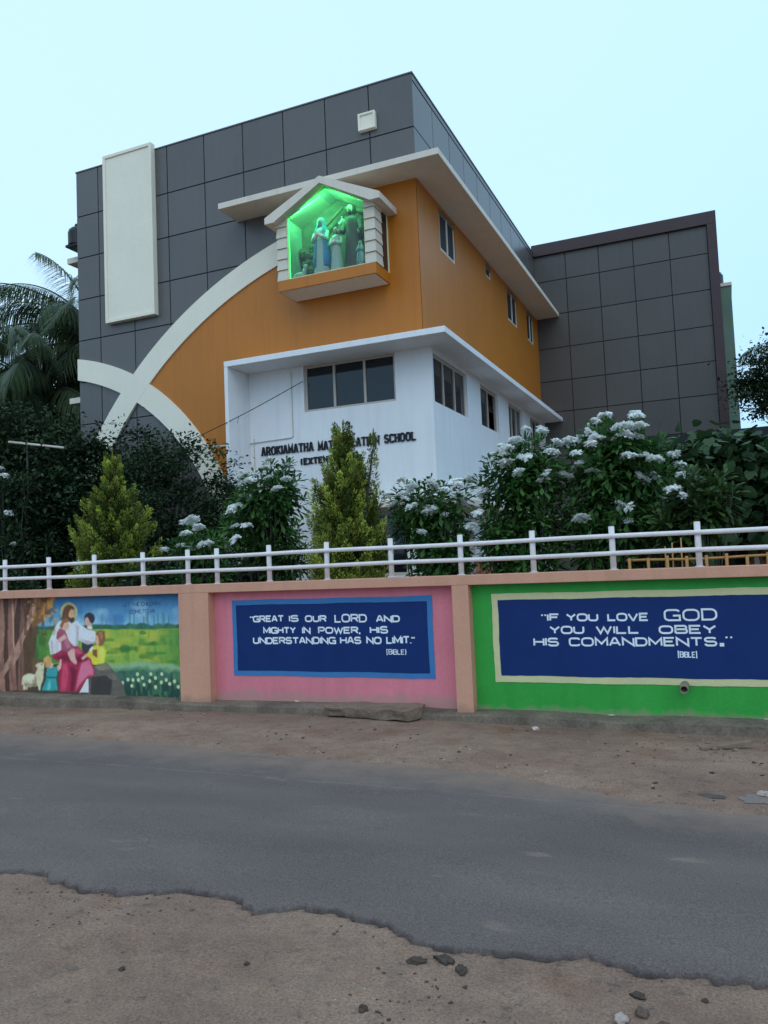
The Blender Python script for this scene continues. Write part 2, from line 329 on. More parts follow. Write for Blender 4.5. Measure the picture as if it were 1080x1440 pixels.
def ribbon(mb, pts, t, y, depth=0.0):
    n = len(pts); clean = [pts[0]]
    for p in pts[1:]:
        if math.hypot(p[0]-clean[-1][0], p[1]-clean[-1][1]) > 1e-4: clean.append(p)
    pts = clean; n = len(pts); closed = n > 3 and math.hypot(pts[0][0]-pts[-1][0], pts[0][1]-pts[-1][1]) < 1e-3
    if closed: pts = pts[:-1]; n -= 1
    Lp, Rp = [], []
    for i in range(n):
        a = pts[(i-1) % n] if (i > 0 or closed) else None; b = pts[(i+1) % n] if (i < n-1 or closed) else None; p = pts[i]
        def nd(u, v): d = math.hypot(v[0]-u[0], v[1]-u[1]) or 1; return ((v[0]-u[0])/d, (v[1]-u[1])/d)
        d0 = nd(a, p) if a else nd(p, b); d1 = nd(p, b) if b else d0
        nx, nz = -(d0[1]+d1[1]), d0[0]+d1[0]; l = math.hypot(nx, nz) or 1; nx /= l; nz /= l
        c = max(0.45, nx*-d0[1]+nz*d0[0]); w = t/2/c
        Lp.append((p[0]+nx*w, p[1]+nz*w)); Rp.append((p[0]-nx*w, p[1]-nz*w))
    m = n if closed else n-1
    if depth == 0:
        mb.add([(q[0], y, q[1]) for q in Lp+Rp], [(i, (i+1) % n, (i+1) % n+n, i+n) for i in range(m)])
    else:
        vs = [(q[0], y, q[1]) for q in Lp+Rp]+[(q[0], y+depth, q[1]) for q in Lp+Rp]; N2 = 2*n; fs = []
        for i in range(m):
            j = (i+1) % n
            fs += [(i, j, j+n, i+n), (i, i+N2, j+N2, j), (i+n, j+n, j+n+N2, i+n+N2)]
        if not closed: fs += [(0, n, n+N2, N2), (n-1, n-1+N2, 2*n-1+N2, 2*n-1)]
        mb.add(vs, fs)
_stroke = [0]
def word(mb, text, x0, x1, z0, h, y, t, gap=0.30, depth=0.0, serif=0.0, slope=0.0, jit=0.0):
    ws = [GL[c][0] if c != ' ' else 0.45 for c in text]; total = sum(ws)+gap*(len(text)-1); u = (x1-x0-t)/total; x = x0+t/2
    for c, w in zip(text, ws):
        if c != ' ':
            jx, jz, js = [random.uniform(-jit, jit)*h for _ in range(3)]
            for st in GL[c][1]:
                _stroke[0] = (_stroke[0]+1) % 7
                pts = [(x+p[0]*w*u+jx, z0+t/2+p[1]*(h-t+js)+jz+slope*(x+p[0]*w*u-x0)) for p in st]
                ribbon(mb, pts, t, y-_stroke[0]*0.0002, depth)
                if serif:
                    for q, s in ((st[0], pts[0]), (st[-1], pts[-1])):
                        if q[1] in (0, 1) and st[0] != st[-1]:
                            _stroke[0] = (_stroke[0]+1) % 7
                            ribbon(mb, [(s[0]-serif, s[1]), (s[0]+serif, s[1])], t*0.55, y-0.0015-_stroke[0]*0.0002, depth)
        x += (w+gap)*u

# ================================================================== GROUND AND ROAD
def vnoise(X, Y, s, seed=0):
    r = np.random.default_rng(seed); G = r.random((256, 256))
    x = X*s; y = Y*s; xi = np.floor(x).astype(int); yi = np.floor(y).astype(int); fx = x-xi; fy = y-yi
    fx = fx*fx*(3-2*fx); fy = fy*fy*(3-2*fy)
    g = lambda a, b: G[a % 256, b % 256]
    return (g(xi, yi)*(1-fx)+g(xi+1, yi)*fx)*(1-fy)+(g(xi, yi+1)*(1-fx)+g(xi+1, yi+1)*fx)*fy-0.5
NEAR = [(-400,3.2),(-40,3.3),(-14,3.4),(-6,3.45),(-4.5,3.46),(-4.03,3.49),(-3.74,3.53),(-3.37,3.42),(-2.99,3.48),(-2.79,3.59),(-2.56,3.59),(-2.29,3.50),(-2.09,3.57),(-1.85,3.58),(-1.60,3.53),(-1.35,3.42),(-1.16,3.43),(-.92,3.49),(-.63,3.53),(-.45,3.47),(-.18,3.50),(.02,3.52),(.4,3.5),(.9,3.56),(3,3.5),(14,3.5),(40,3.5),(400,3.5)]
FAR = [(-400,6.9),(-40,6.7),(-14,6.6),(-7.6,6.6),(-6.56,6.6),(-5.6,6.6),(-4.7,6.52),(-3.85,6.43),(-3.1,6.36),(-2.8,6.37),(-2.3,6.33),(-1.8,6.26),(-1.44,6.13),(-1.0,5.98),(-.68,5.84),(-.23,5.76),(.1,5.72),(.6,5.7),(3,5.8),(14,6.0),(40,6.1),(400,6.1)]
def edge(pts, x, amp, seed):
    y = np.interp(x, [p[0] for p in pts], [p[1] for p in pts])
    return y+vnoise(x, x*0+3.3, 9, seed)*amp+vnoise(x, x*0+7.3, 24, seed+1)*amp*0.6+vnoise(x, x*0+1.3, 55, seed+2)*amp*0.45
def ground_h(X, Y):
    ne = edge(NEAR, X, 0.07, 3); fe = edge(FAR, X, 0.06, 5)
    lump = vnoise(X, Y, 1.1, 11)*0.045+vnoise(X, Y, 3.5, 12)*0.022+vnoise(X, Y, 9, 13)*0.012+vnoise(X, Y, 22, 14)*0.007
    near_m = np.clip((ne-Y)/0.5, 0, 1); far_m = np.clip((Y-fe)/0.6, 0, 1)
    h = lump*np.maximum(near_m, far_m*(1-.85*np.clip((Y-7.3)/.5, 0, 1)))
    h = h-0.006*np.clip((ne-Y+0.12)/0.12, 0, 1)*np.clip(1-(ne-Y)/0.6, 0, 1)      # the verge is worn down along the broken edge of the tar
    h = h+0.020*np.clip((Y-fe)/0.25, 0, 1)*(Y > fe)
    h = h+0.05*np.clip((Y-7.2)/1.0, 0, 1)*(1-np.clip(np.abs(X+4.4)/4.6, 0, 1)**1.5)-0.065*np.clip((Y-7.2)/1.0, 0, 1)
    on = (Y > ne) & (Y < fe)
    h = np.where(on, -0.03, h)
    return np.where((Y > 9) | (np.abs(X) > 20), np.where((Y > ne-.2) & (Y < fe+.2), -0.03, 0.0), h)
gx = np.concatenate([[-900,-400,-120,-40,-20], np.arange(-13, -5.5, .09), np.arange(-5.5, 1.6, .03), [2,3,5,9,20,60,200,900]])
gy = np.concatenate([[-300,-60,-12,-3,0], np.arange(1.0, 2.0, .1), np.arange(2.0, 3.8, .025), np.arange(3.8, 5.3, .3), np.arange(5.3, 8.9, .04), [9.2,10,14,20,40,120,400,1200]])
GX, GY = np.meshgrid(gx, gy, indexing='ij'); GZ = ground_h(GX, GY)
def gridfaces(a, b): i, j = np.meshgrid(np.arange(a-1), np.arange(b-1), indexing='ij'); q = (i*b+j).ravel(); return np.stack([q, q+b, q+b+1, q+1], 1)
ground = fastmesh('ground', np.stack([GX, GY, GZ], -1).reshape(-1, 3), gridfaces(len(gx), len(gy)), [], None, True); ground['kind'] = 'structure'
m, n, l, p = newmat('sandy_earth'); ground.data.materials.append(m)
tc = n.new('ShaderNodeTexCoord')
def NZ(scale, det=5, rough=.6, vec=None):
    t = n.new('ShaderNodeTexNoise'); t.inputs['Scale'].default_value = scale; t.inputs['Detail'].default_value = det; t.inputs['Roughness'].default_value = rough
    l.new(vec or tc.outputs['Object'], t.inputs['Vector']); return t.outputs['Fac']
def RAMP(v, stops):
    r = n.new('ShaderNodeValToRGB'); l.new(v, r.inputs[0]); el = r.color_ramp.elements
    el[0].position, el[0].color = stops[0][0], (*stops[0][1], 1); el[1].position, el[1].color = stops[-1][0], (*stops[-1][1], 1)
    for q, c in stops[1:-1]: x = el.new(q); x.color = (*c, 1)
    return r.outputs['Color']
def MIX(a, b, f, mode='MIX'):
    x = n.new('ShaderNodeMix'); x.data_type = 'RGBA'; x.blend_type = mode
    for s, v in (('Factor', f), ('A', a), ('B', b)):
        if isinstance(v, (int, float)): x.inputs[s].default_value = v
        elif isinstance(v, tuple): x.inputs[s].default_value = (*v, 1)
        else: l.new(v, x.inputs[s])
    return x.outputs['Result']
def MR(v, a, b, c=0, d=1):
    x = n.new('ShaderNodeMapRange'); l.new(v, x.inputs['Value'])
    for k, q in zip(('From Min', 'From Max', 'To Min', 'To Max'), (a, b, c, d)): x.inputs[k].default_value = q
    return x.outputs[0]
g1 = RAMP(NZ(0.9, 6), [(0.32, albh(121, 105, 101)), (0.5, albh(135, 119, 113)), (0.68, albh(147, 131, 124))])
g1 = MIX(g1, RAMP(NZ(5.5, 6, .7), [(0.32, (.80, .80, .81)), (0.5, (1, 1, 1)), (0.7, (1.13, 1.12, 1.10))]), 0.9, 'MULTIPLY')
g2 = MIX(g1, albh(124, 96, 84), MR(NZ(1.7, 4), 0.54, 0.70, 0, 0.65))                      # reddish patches
g3 = MIX(g2, albh(78, 76, 82), MR(NZ(8.5, 8, .72), 0.57, 0.70, 0, 0.75))                        # dark crumbs of tar
grain = NZ(85, 4, .75); g4 = MIX(g3, RAMP(grain, [(0.28, (0.45, 0.45, 0.46)), (0.5, (1, 1, 1)), (0.74, (1.5, 1.48, 1.45))]), 0.9, 'MULTIPLY')
l.new(g4, p.inputs['Base Color']); p.inputs['Roughness'].default_value = 0.95; p.inputs['Specular IOR Level'].default_value = 0.15
bp = n.new('ShaderNodeBump'); bp.inputs['Strength'].default_value = 0.9; bp.inputs['Distance'].default_value = 0.018
hh = n.new('ShaderNodeMath'); hh.operation = 'MULTIPLY_ADD'; hh.inputs[1].default_value = 0.35; l.new(grain, hh.inputs[0]); l.new(NZ(28, 6, .7), hh.inputs[2])
l.new(hh.outputs[0], bp.inputs['Height']); l.new(bp.outputs[0], p.inputs['Normal'])

# road: asphalt mat lying on the sand; the near edge is a broken lip, the far edge runs out under dust
rx = np.concatenate([[-400,-120,-40,-20], np.arange(-14, 2, .015), [3,5,9,20,60,200,400]])
rs = np.array([0, .0035, .012, .06, .12, .2, .3, .4, .5, .6, .7, .8, .88, .94, .98, 1.0])
ne = edge(NEAR, rx, 0.07, 3); fe = edge(FAR, rx, 0.06, 5)
RX = rx[:, None]+rs[None]*0; RY = ne[:, None]*(1-rs)+fe[:, None]*rs
RZ = 0.008+0.035*np.sin(np.pi*rs)[None]**.7+vnoise(RX, RY, 1.3, 21)*.008+vnoise(RX, RY, 12, 22)*.004
RZ[:, 0] = -0.03; RZ[:, 1] = 0.004+vnoise(rx, rx*0, 14, 8)*.010; RZ[:, -1] = 0.0; RZ[:, -2] = .006
road = fastmesh('road', np.stack([RX, RY, RZ], -1).reshape(-1, 3), gridfaces(len(rx), len(rs)), [], None, True); road['kind'] = 'structure'
at = road.data.attributes.new('across', 'FLOAT', 'POINT'); at.data.foreach_set('value', (RX*0+rs[None]).astype(np.float32).ravel())
m, n, l, p = newmat('asphalt'); road.data.materials.append(m); tc = n.new('ShaderNodeTexCoord')
ac = n.new('ShaderNodeAttribute'); ac.attribute_name = 'across'
mp = n.new('ShaderNodeMapping'); mp.inputs['Scale'].default_value = (0.5, 1.4, 1); l.new(tc.outputs['Object'], mp.inputs['Vector'])
a1 = RAMP(NZ(1.2, 5, .55, mp.outputs[0]), [(0.3, albh(91, 87, 91)), (0.5, albh(98, 94, 98)), (0.7, albh(106, 102, 105))])
spk = NZ(95, 4, .8); a2 = MIX(a1, RAMP(spk, [(0.3, (0.45, 0.45, 0.46)), (0.5, (0.95, 0.95, 0.95)), (0.7, (1.6, 1.6, 1.58))]), 0.85, 'MULTIPLY')
dn = NZ(2.6, 6, .65); dm = n.new('ShaderNodeMath'); dm.operation = 'MULTIPLY_ADD'; dm.inputs[1].default_value = 0.5; l.new(dn, dm.inputs[0]); l.new(ac.outputs['Fac'], dm.inputs[2])
a3 = MIX(a2, albh(130, 117, 113), MR(dm.outputs[0], 1.00, 1.24, 0, 0.85))                 # dust blown onto the far side
mp2 = n.new('ShaderNodeMapping'); mp2.inputs['Scale'].default_value = (1.0, 3.2, 1); l.new(tc.outputs['Object'], mp2.inputs['Vector'])
a4 = MIX(a3, albh(134, 124, 122), MR(NZ(2.1, 5, .6, mp2.outputs[0]), 0.64, 0.72, 0, 0.5))    # scuffs and sand patches
sx = n.new('ShaderNodeSeparateXYZ'); l.new(tc.outputs['Object'], sx.inputs[0])
wv = n.new('ShaderNodeMath'); wv.operation = 'MULTIPLY_ADD'; wv.inputs[1].default_value = 0.10; l.new(NZ(0.7, 3, .5), wv.inputs[0]); l.new(sx.outputs['Y'], wv.inputs[2])
d1 = n.new('ShaderNodeMath'); d1.operation = 'SUBTRACT'; d1.inputs[1].default_value = 5.655; l.new(wv.outputs[0], d1.inputs[0])
d2 = n.new('ShaderNodeMath'); d2.operation = 'ABSOLUTE'; l.new(d1.outputs[0], d2.inputs[0])
ln = n.new('ShaderNodeMath'); ln.operation = 'MULTIPLY'; l.new(MR(d2.outputs[0], 0.004, 0.016, 0.55, 0), ln.inputs[0]); l.new(MR(NZ(5, 4), 0.38, 0.6), ln.inputs[1])
a5 = MIX(a4, albh(132, 126, 128), ln.outputs[0])                                                # thin worn seam along the lane
lipm = n.new('ShaderNodeMath'); lipm.operation = 'MULTIPLY'; l.new(MR(ac.outputs['Fac'], 0.001, 0.012, 0.7, 0), lipm.inputs[0]); l.new(MR(NZ(4, 5), 0.4, 0.6), lipm.inputs[1]); LIPF = lipm.outputs[0]
a6 = MIX(a5, albh(48, 46, 50), LIPF)                      # raw tar at the broken lip
l.new(a6, p.inputs['Base Color']); p.inputs['Roughness'].default_value = 0.85; p.inputs['Specular IOR Level'].default_value = 0.3
bp = n.new('ShaderNodeBump'); bp.inputs['Strength'].default_value = 0.8; bp.inputs['Distance'].default_value = 0.006; l.new(spk, bp.inputs['Height']); l.new(bp.outputs[0], p.inputs['Normal'])

# ================================================================== SCHOOL BUILDING
school = thing('school_building', (-9.9, 15.0, 0), 'three storey school in grey cladding, orange and white render, behind the white railing', 'building')
XC, XL, YF, YB, ZT = -5.41, -14.45, 15.0, 26.1, 11.77
vj = [-13.76, -12.71, -11.655, -10.60, -9.545, -8.49, -7.445, -6.41]; hj = [10.635, 9.575, 8.52, 7.49, 6.45, 5.40, 4.35, 3.3, 2.25, 1.2]
mb = MB(); mb.box(XL+.03, XC-.03, YF+.035, YB, 6.12, ZT-.01, 1); mb.box(XL+.03, -9.76, YF+.035, YB, 0, 6.118, 1); g = 0.012
xs = [XL]+vj+[XC-.012]; zs = [ZT]+hj+[0]
for i in range(len(xs)-1):
    for j in range(len(zs)-1):
        xa, xb, za, zb = xs[i]+(g if i else 0), xs[i+1]-(g if i < len(xs)-2 else 0), zs[j+1]+g, zs[j]-(g if j else 0)
        if zb < 6.5 and xa > -9.75: continue                     # the white storey stands here
        if zb < 6.5: xb = min(xb, -9.76)
        mb.box(xa, xb, YF+.012, YF+.034, za, zb)
build('front_cladding', mb, [MT['grey'], MT['joint']], school, bevel=0.004)
mb = MB(); ys = [YF+.036]+[16.22,17.36,18.47,19.6,20.8,21.95,23.05,24.15,25.2]+[YB-.02]
for i in range(len(ys)-1):
    for za, zb in ((9.3, 10.635), (10.635, 11.63)):
        mb.box(XC-.029, XC-.012, ys[i]+(g if i else 0), ys[i+1]-g, za+g, zb-g)
mb.box(XC-.029, XC-.006, YF+.036, YB-.02, 11.645, ZT)
build('side_cladding', mb, MT['grey'], school, bevel=0.004)
mb = MB(); mb.box(XL-.015, XC+.01, YF-.005, YF+.3, ZT+.002, ZT+.03); mb.box(XC-.28, XC+.01, YF+.302, YB, ZT+.002, ZT+.03)
build('parapet_cap', mb, MT['grey'], school)
mb = MB(); mb.box(XL-.012, XL+.028, YF+.04, YB, 0, ZT-.02); build('left_wall', mb, MT['grey'], school)
# white framed panels on the cladding
def framed(name, x0, x1, z0, z1, d, bw):
    mb = MB(); mb.box(x0, x1, YF-d+.03, YF+.012, z0, z1)
    mb.box(x0, x0+bw, YF-d, YF-d+.03, z0, z1); mb.box(x1-bw, x1, YF-d, YF-d+.03, z0, z1)
    mb.box(x0+bw, x1-bw, YF-d, YF-d+.03, z1-bw, z1); mb.box(x0+bw, x1-bw, YF-d, YF-d+.03, z0, z0+bw)
    return build(name, mb, MT['cream'], school, bevel=0.006)
framed('tall_white_panel', -13.47, -12.0, 7.75, 11.90, 0.14, 0.075)
framed('small_white_panel', -6.63, -6.24, 10.79, 11.16, 0.09, 0.045)
# crossing cream bands and the orange field between them
def circ_z(x, c, r): return c[1]+math.sqrt(max(0, r*r-(x-c[0])**2))
CAo, RAo, CAi, RAi = (-5.891, -.424), 9.688, (-5.944, -.243), 8.990
CBu, RBu, CBl, RBl = (-15.509, 1.349), 5.780, (-15.632, 1.203), 5.432
def band(name, co, ro, ci, ri, th0, th1, y0, nn=60, ti0=None):
    mb = MB(); P = []
    for k in range(nn+1):
        th = R(th0+(th1-th0)*k/nn); ti = R((ti0 or th0)+(th1-(ti0 or th0))*k/nn)
        P.append(((co[0]+ro*math.cos(th), co[1]+ro*math.sin(th)), (ci[0]+ri*math.cos(ti), ci[1]+ri*math.sin(ti))))
    for k in range(nn): mb.prism([P[k][0], P[k+1][0], P[k+1][1], P[k][1]], y0, YF+.011)
    bm = bmesh.new(); vs = [bm.verts.new(v) for v in mb.v]
    for f in mb.f: bm.faces.new([vs[i] for i in f])
    bmesh.ops.remove_doubles(bm, verts=bm.verts, dist=1e-5)
    dup = {}
    for f in bm.faces: dup.setdefault(tuple(sorted(v.index for v in f.verts)), []).append(f)
    bm.verts.index_update(); dup = {}
    for f in bm.faces: dup.setdefault(tuple(sorted(v.index for v in f.verts)), []).append(f)
    kill = [f for fs in dup.values() if len(fs) > 1 for f in fs]
    bmesh.ops.delete(bm, geom=kill, context='FACES'); bm.verts.index_update()
    m2 = MB(); m2.v = [tuple(v.co) for v in bm.verts]; m2.f = [tuple(v.index for v in f.verts) for f in bm.faces]; m2.mi = [0]*len(m2.f); bm.free()
    return build(name, m2, MT['cream'], school)
band('cream_arch', CAo, RAo, CAi, RAi, 98, 172, YF-.055)
band('cream_arch', CBu, RBu, CBl, RBl, 79.44, 3, YF-.052, ti0=77.43)
px_, pz_ = -11.975, 5.92
for _ in range(40):                      # where the two inner edges cross
    za = circ_z(px_, CAi, RAi); zb = circ_z(px_, CBu, RBu); px_ += (zb-za)*0.3
P0 = (px_, circ_z(px_, CBu, RBu))
poly = [P0]+[(x, circ_z(x, CAi, RAi)) for x in np.linspace(P0[0]+.15, -7.4, 30)]+[(-7.4, 9.6), (XC-.01, 9.6), (XC-.01, 6.085), (-9.75, 6.085), (-9.75, 2.0)]+[(x, circ_z(x, CBu, RBu)) for x in np.linspace(-9.78, P0[0]-.02, 24)]
mb = MB(); mb.prism(poly, YF-.018, YF+.0115); build('orange_front_wall', mb, MT['orange'], school)

def holed(x0, x1, z0, z1, holes, plane, depth, axis='y', out=-1):
    """a wall face with rectangular openings and their reveals; axis y: coordinates are (x,z) on y=plane; axis x: (y,z) on x=plane"""
    mb = MB(); us = sorted({x0, x1, *[h[0] for h in holes], *[h[1] for h in holes]}); ws = sorted({z0, z1, *[h[2] for h in holes], *[h[3] for h in holes]})
    P = (lambda u, d, w: (u, plane+d, w)) if axis == 'y' else (lambda u, d, w: (plane-d, u, w))
    for a, b in zip(us, us[1:]):
        for c, d in zip(ws, ws[1:]):
            if any(h[0]-1e-6 <= a and b <= h[1]+1e-6 and h[2]-1e-6 <= c and d <= h[3]+1e-6 for h in holes): continue
            mb.add([P(a, 0, c), P(b, 0, c), P(b, 0, d), P(a, 0, d)], [(0, 1, 2, 3)])
    for h in holes:
        a, b, c, d = h
        for q in (((a, c), (b, c)), ((b, c), (b, d)), ((b, d), (a, d)), ((a, d), (a, c))):
            (u1, w1), (u2, w2) = q; mb.add([P(u1, 0, w1), P(u2, 0, w2), P(u2, depth, w2), P(u1, depth, w1)], [(0, 1, 2, 3)])
    mb.add([P(x0, 0, z1), P(x1, 0, z1), P(x1, depth, z1), P(x0, depth, z1)], [(0, 1, 2, 3)])
    return mb
def window(h, plane, axis, n, inset=0.07, fw_=0.05, open_=None, name='window', fm='frame'):
    a, b, c, d = h; P = (lambda u0, u1, d0, d1, w0, w1: (u0, u1, plane+d0, plane+d1, w0, w1)) if axis == 'y' else (lambda u0, u1, d0, d1, w0, w1: (plane-d1, plane-d0, u0, u1, w0, w1))
    mb = MB(); e = .004
    mb.box(*P(a+e, a+fw_, inset, inset+.06, c+e, d-e)); mb.box(*P(b-fw_, b-e, inset, inset+.06, c+e, d-e))
    mb.box(*P(a+fw_, b-fw_, inset, inset+.06, c+e, c+fw_)); mb.box(*P(a+fw_, b-fw_, inset, inset+.06, d-fw_, d-e))
    for k in range(1, n):
        u = a+(b-a)*k/n; mb.box(*P(u-fw_*.5, u+fw_*.5, inset-.008, inset+.052, c+fw_, d-fw_))
    fr = build(name, mb, MT[fm], school, bevel=0.004)
    for k in range(n):
        u0 = a+(b-a)*k/n+fw_*.5; u1 = a+(b-a)*(k+1)/n-fw_*.5
        if open_ is not None and k == open_:
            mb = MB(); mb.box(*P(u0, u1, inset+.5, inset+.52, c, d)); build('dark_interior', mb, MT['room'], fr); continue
        mb = MB(); mb.box(*P(u0, u1, inset+.022+.004*(k % 2), inset+.034+.004*(k % 2), c+fw_*.8, d-fw_*.8)); build('pane', mb, MT['pane'], fr)
    return fr
# orange side wall with its four narrow windows
OW = [(16.33, 17.42, 8.50, 9.45), (19.98, 20.50, 9.08, 9.45), (22.15, 23.25, 8.50, 9.45), (24.56, 25.42, 8.50, 9.45)]
build('orange_side_wall', holed(YF-.018, YB, 6.10, 9.56, OW, XC, .12, 'x'), MT['orange'], school)
for h, k in zip(OW, (2, 1, 2, 2)): window(h, XC, 'x', k, .015, .075, open_=1 if k == 2 else None, fm='frame2')
# roof slab over the orange storey
mb = MB(); mb.prism([(-9.75, YF-.73), (XC+.73, YF-.73), (XC+.73, YB-.004), (XC-.06, YB-.004), (XC-.06, YF+.06), (-9.75, YF+.06)], 9.525, 9.655, 'z')
build('upper_sunshade_slab', mb, MT['slab'], school, bevel=0.008)
# white storey: frame, front and side walls
YW, XW = 15.2, -5.34
FW = [(-8.305, -6.15, 5.05, 6.065)]; SW = [(15.30, 17.58, 4.95, 5.965), (18.67, 20.27, 4.95, 5.965), (21.36, 22.92, 4.95, 5.965), (23.95, 25.46, 4.95, 5.965)]
GW = (-8.2, -6.05, 1.45, 2.78)
build('white_front_wall', holed(-9.70, XW, 0.0, 6.075, FW+[GW], YW, .14, 'y'), MT['white'], school)
build('white_side_wall', holed(YW, YB, 0.0, 6.075, SW+[(16.5, 17.6, 0.1, 2.3)], XW, .14, 'x'), MT['white'], school)
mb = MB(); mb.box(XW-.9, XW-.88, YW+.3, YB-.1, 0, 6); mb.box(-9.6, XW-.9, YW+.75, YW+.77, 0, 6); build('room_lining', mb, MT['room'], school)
window(FW[0], YW, 'y', 3, .06, .055)
window(GW, YW, 'y', 2, .08, .06)
for i, h in enumerate(SW): window(h, XW, 'x', (3, 2, 3, 3)[i], .06, .05, open_=1 if i == 1 else None)
mb = MB(); mb.prism([(-9.79, YF-.63), (XC+.66, YF-.63), (XC+.66, YB-.004), (XW-.06, YB-.004), (XW-.06, YW+.06), (-9.79, YW+.06)], 6.072, 6.195, 'z')
build('lower_sunshade_slab', mb, MT['white'], school, bevel=0.008)
mb = MB(); mb.box(-9.79, -9.702, YF-.627, YW+.05, 0, 6.070); build('white_side_fin', mb, MT['white'], school, bevel=0.006)
mb = MB(); mb.box(-7.4, XW+.45, YW-.45, YW-.002, 2.83, 2.97); mb.box(XW+.002, XW+.45, YW, YB-.004, 2.83, 2.97); build('ground_floor_slab', mb, MT['slab'], school, bevel=0.008)
# raised black lettering
for w_, a, b, z, h in (('AROKIAMATHA', -9.42, -8.11, 4.188, .200), ('MATRICULATION', -8.0, -6.555, 4.180, .195), ('SCHOOL', -6.45, -5.75, 4.182, .190), ('(EXTENSION)', -8.437, -7.27, 3.905, .150)):
    mb = MB(); word(mb, w_, a, b, z, h, YW-.028, .036, .62, .026, .026, 0); build('raised_word', mb, MT['letter'], school)
mb = MB()
mb.tube([(-8.60, YW-.02, 5.98), (-8.60, YW-.02, 4.56), (-8.63, YW-.02, 4.53), (-9.70, YW-.02, 4.50)], .011, 6)
mb.tube([(-9.60, YW-.02, 4.60), (-9.60, YW-.02, 3.95)], .011, 6)
build('wall_conduit', mb, MT['conduit'], school)
mb = MB(); mb.tube([(-11.25, YF-.20, 4.49), (-9.79, YF-.20, 4.43)], .022, 8); mb.tube([(-11.2, YF-.2, 4.488), (-11.2, YF-.05, 4.488)], .012, 6); build('white_pipe', mb, MT['conduit'], school)
# ledges seen past the left edge
for z in (9.83, 6.18):
    mb = MB(); mb.box(-15.22, XL-.013, 15.45, 18.0, z-.09, z+.05); build('side_ledge', mb, MT['slab'], school)
# set-back wing with maroon border
YG = 26.1
mb = MB(); mb.box(XC-.5, .10, YG+.035, YG+5, 0, 11.7, 1)
xs = [XC-.45, -4.385, -3.325, -2.255, -1.17, -.06]; zs = [11.64, 10.76, 9.63, 8.51, 7.42, 6.40, 5.3, 4.2, 3.1, 2.0, .9, 0]
for i in range(5):
    for j in range(11): mb.box(xs[i]+(g if i else 0), xs[i+1]-g, YG+.004, YG+.034, zs[j+1]+g, zs[j]-g)
build('wing_cladding', mb, [MT['greyw'], MT['joint']], school, bevel=0.004)
mb = MB(); mb.box(XC-.05, .215, YG-.10, YG+5, 11.63, 12.02); mb.box(-.055, .215, YG-.10, YG+5, 0, 11.628); build('wing_border', mb, MT['maroon'], school, bevel=0.006)

# taller block behind the wing, and the tanks
annex = thing('rear_building', (.3, 29.5, 0), 'narrow strip of a greenish rendered block behind the maroon edge of the wing', 'building')
mb = MB(); mb.box(-3.0, .60, 31.2, 36, 0, 11.2); build('wall', mb, MT['annex'], annex)
mb = MB(); mb.box(-3.05, .63, 31.15, 36, 11.202, 11.32); build('parapet_coping', mb, MT['slab'], annex)
def tank(x, y, z, r, h, label):
    t = thing('water_tank', (x, y, z), label, 'water tank', 'black water tanks')
    mb = MB(); prof = [(r*.96, 0)]
    for k in range(7): prof += [(r, h*.1*k+.02), (r, h*.1*k+h*.06), (r*.97, h*.1*k+h*.08)]
    prof += [(r*.9, h*.8), (r*.6, h*.93), (r*.25, h*.97)]
    mb.lathe((x, y, z), prof, 24); build('tank_body', mb, MT['tank'], t, True)
    mb = MB(); mb.lathe((x, y, z+h*.97), [(r*.28, 0), (r*.28, .06), (r*.2, .09)], 16); build('lid', mb, MT['tank'], t, True)
    return t
tank(-.20, 31.9, 11.322, .58, .75, 'black plastic water tank on the greenish block behind the wing')
tl = tank(-14.72, 15.30, 10.06, .23, .50, 'small black water tank at the far left edge of the grey cladding')
mb = MB(); mb.box(-14.93, XL-.013, 15.1, 15.52, 10.0, 10.058); build('tank_bracket', mb, MT['joint'], school)

# ================================================================== LIT SHRINE BOX ON THE CORNER
SX0, SX1, SYF = -8.30, -6.075, 14.255
shrine = thing('glass_shrine', (-7.19, 15.0, 7.43), 'small gabled glass shrine box glowing green, bracketed high on the orange wall', 'shrine')
mb = MB(); mb.box(SX0, SX1, SYF, 14.98, 7.432, 7.655); build('orange_base', mb, MT['orange'], shrine, bevel=0.008)
mb = MB(); mb.box(SX0+.03, SX1-.03, SYF+.03, 14.96, 7.424, 7.4315); build('soffit', mb, MT['slab'], shrine)
def siding(x0, x1, yb):
    mb = MB(); nb = 6; H0, H1 = 7.657, 9.03; h = (H1-H0)/nb
    for k in range(nb):
        za = H0+k*h; zb = za+h-.012
        mb.add([(x0-.02, SYF+.0, za), (x1+.02, SYF+.0, za), (x1+.02, yb, za), (x0-.02, yb, za), (x0, SYF+.025, zb), (x1, SYF+.025, zb), (x1, yb, zb), (x0, yb, zb)],
               [(3,2,1,0),(4,5,6,7),(0,1,5,4),(1,2,6,5),(2,3,7,6),(3,0,4,7)])
    mb.box(x0+.012, x1-.012, SYF+.035, yb-.002, H0, H1)
    return build('siding', mb, MT['sided'], shrine)
siding(SX0, -8.085, 14.62); siding(-6.275, SX1, 14.62)
ap, ez, ax = 9.60, 8.985, -7.18
def gab(x): return ap-(ap-ez)*abs(x-ax)/1.31
mb = MB()
for s in (-1, 1):
    xe = ax+s*1.31
    mb.prism([(ax, ap), (xe, ez), (xe, ez-.13), (xe-s*.22, ez-.13), (xe-s*.22, ez-.13+.005), (ax, ap-.145)][::s], SYF-.16, 14.985)
build('gable_roof', mb, MT['slab'], shrine)
mb = MB()
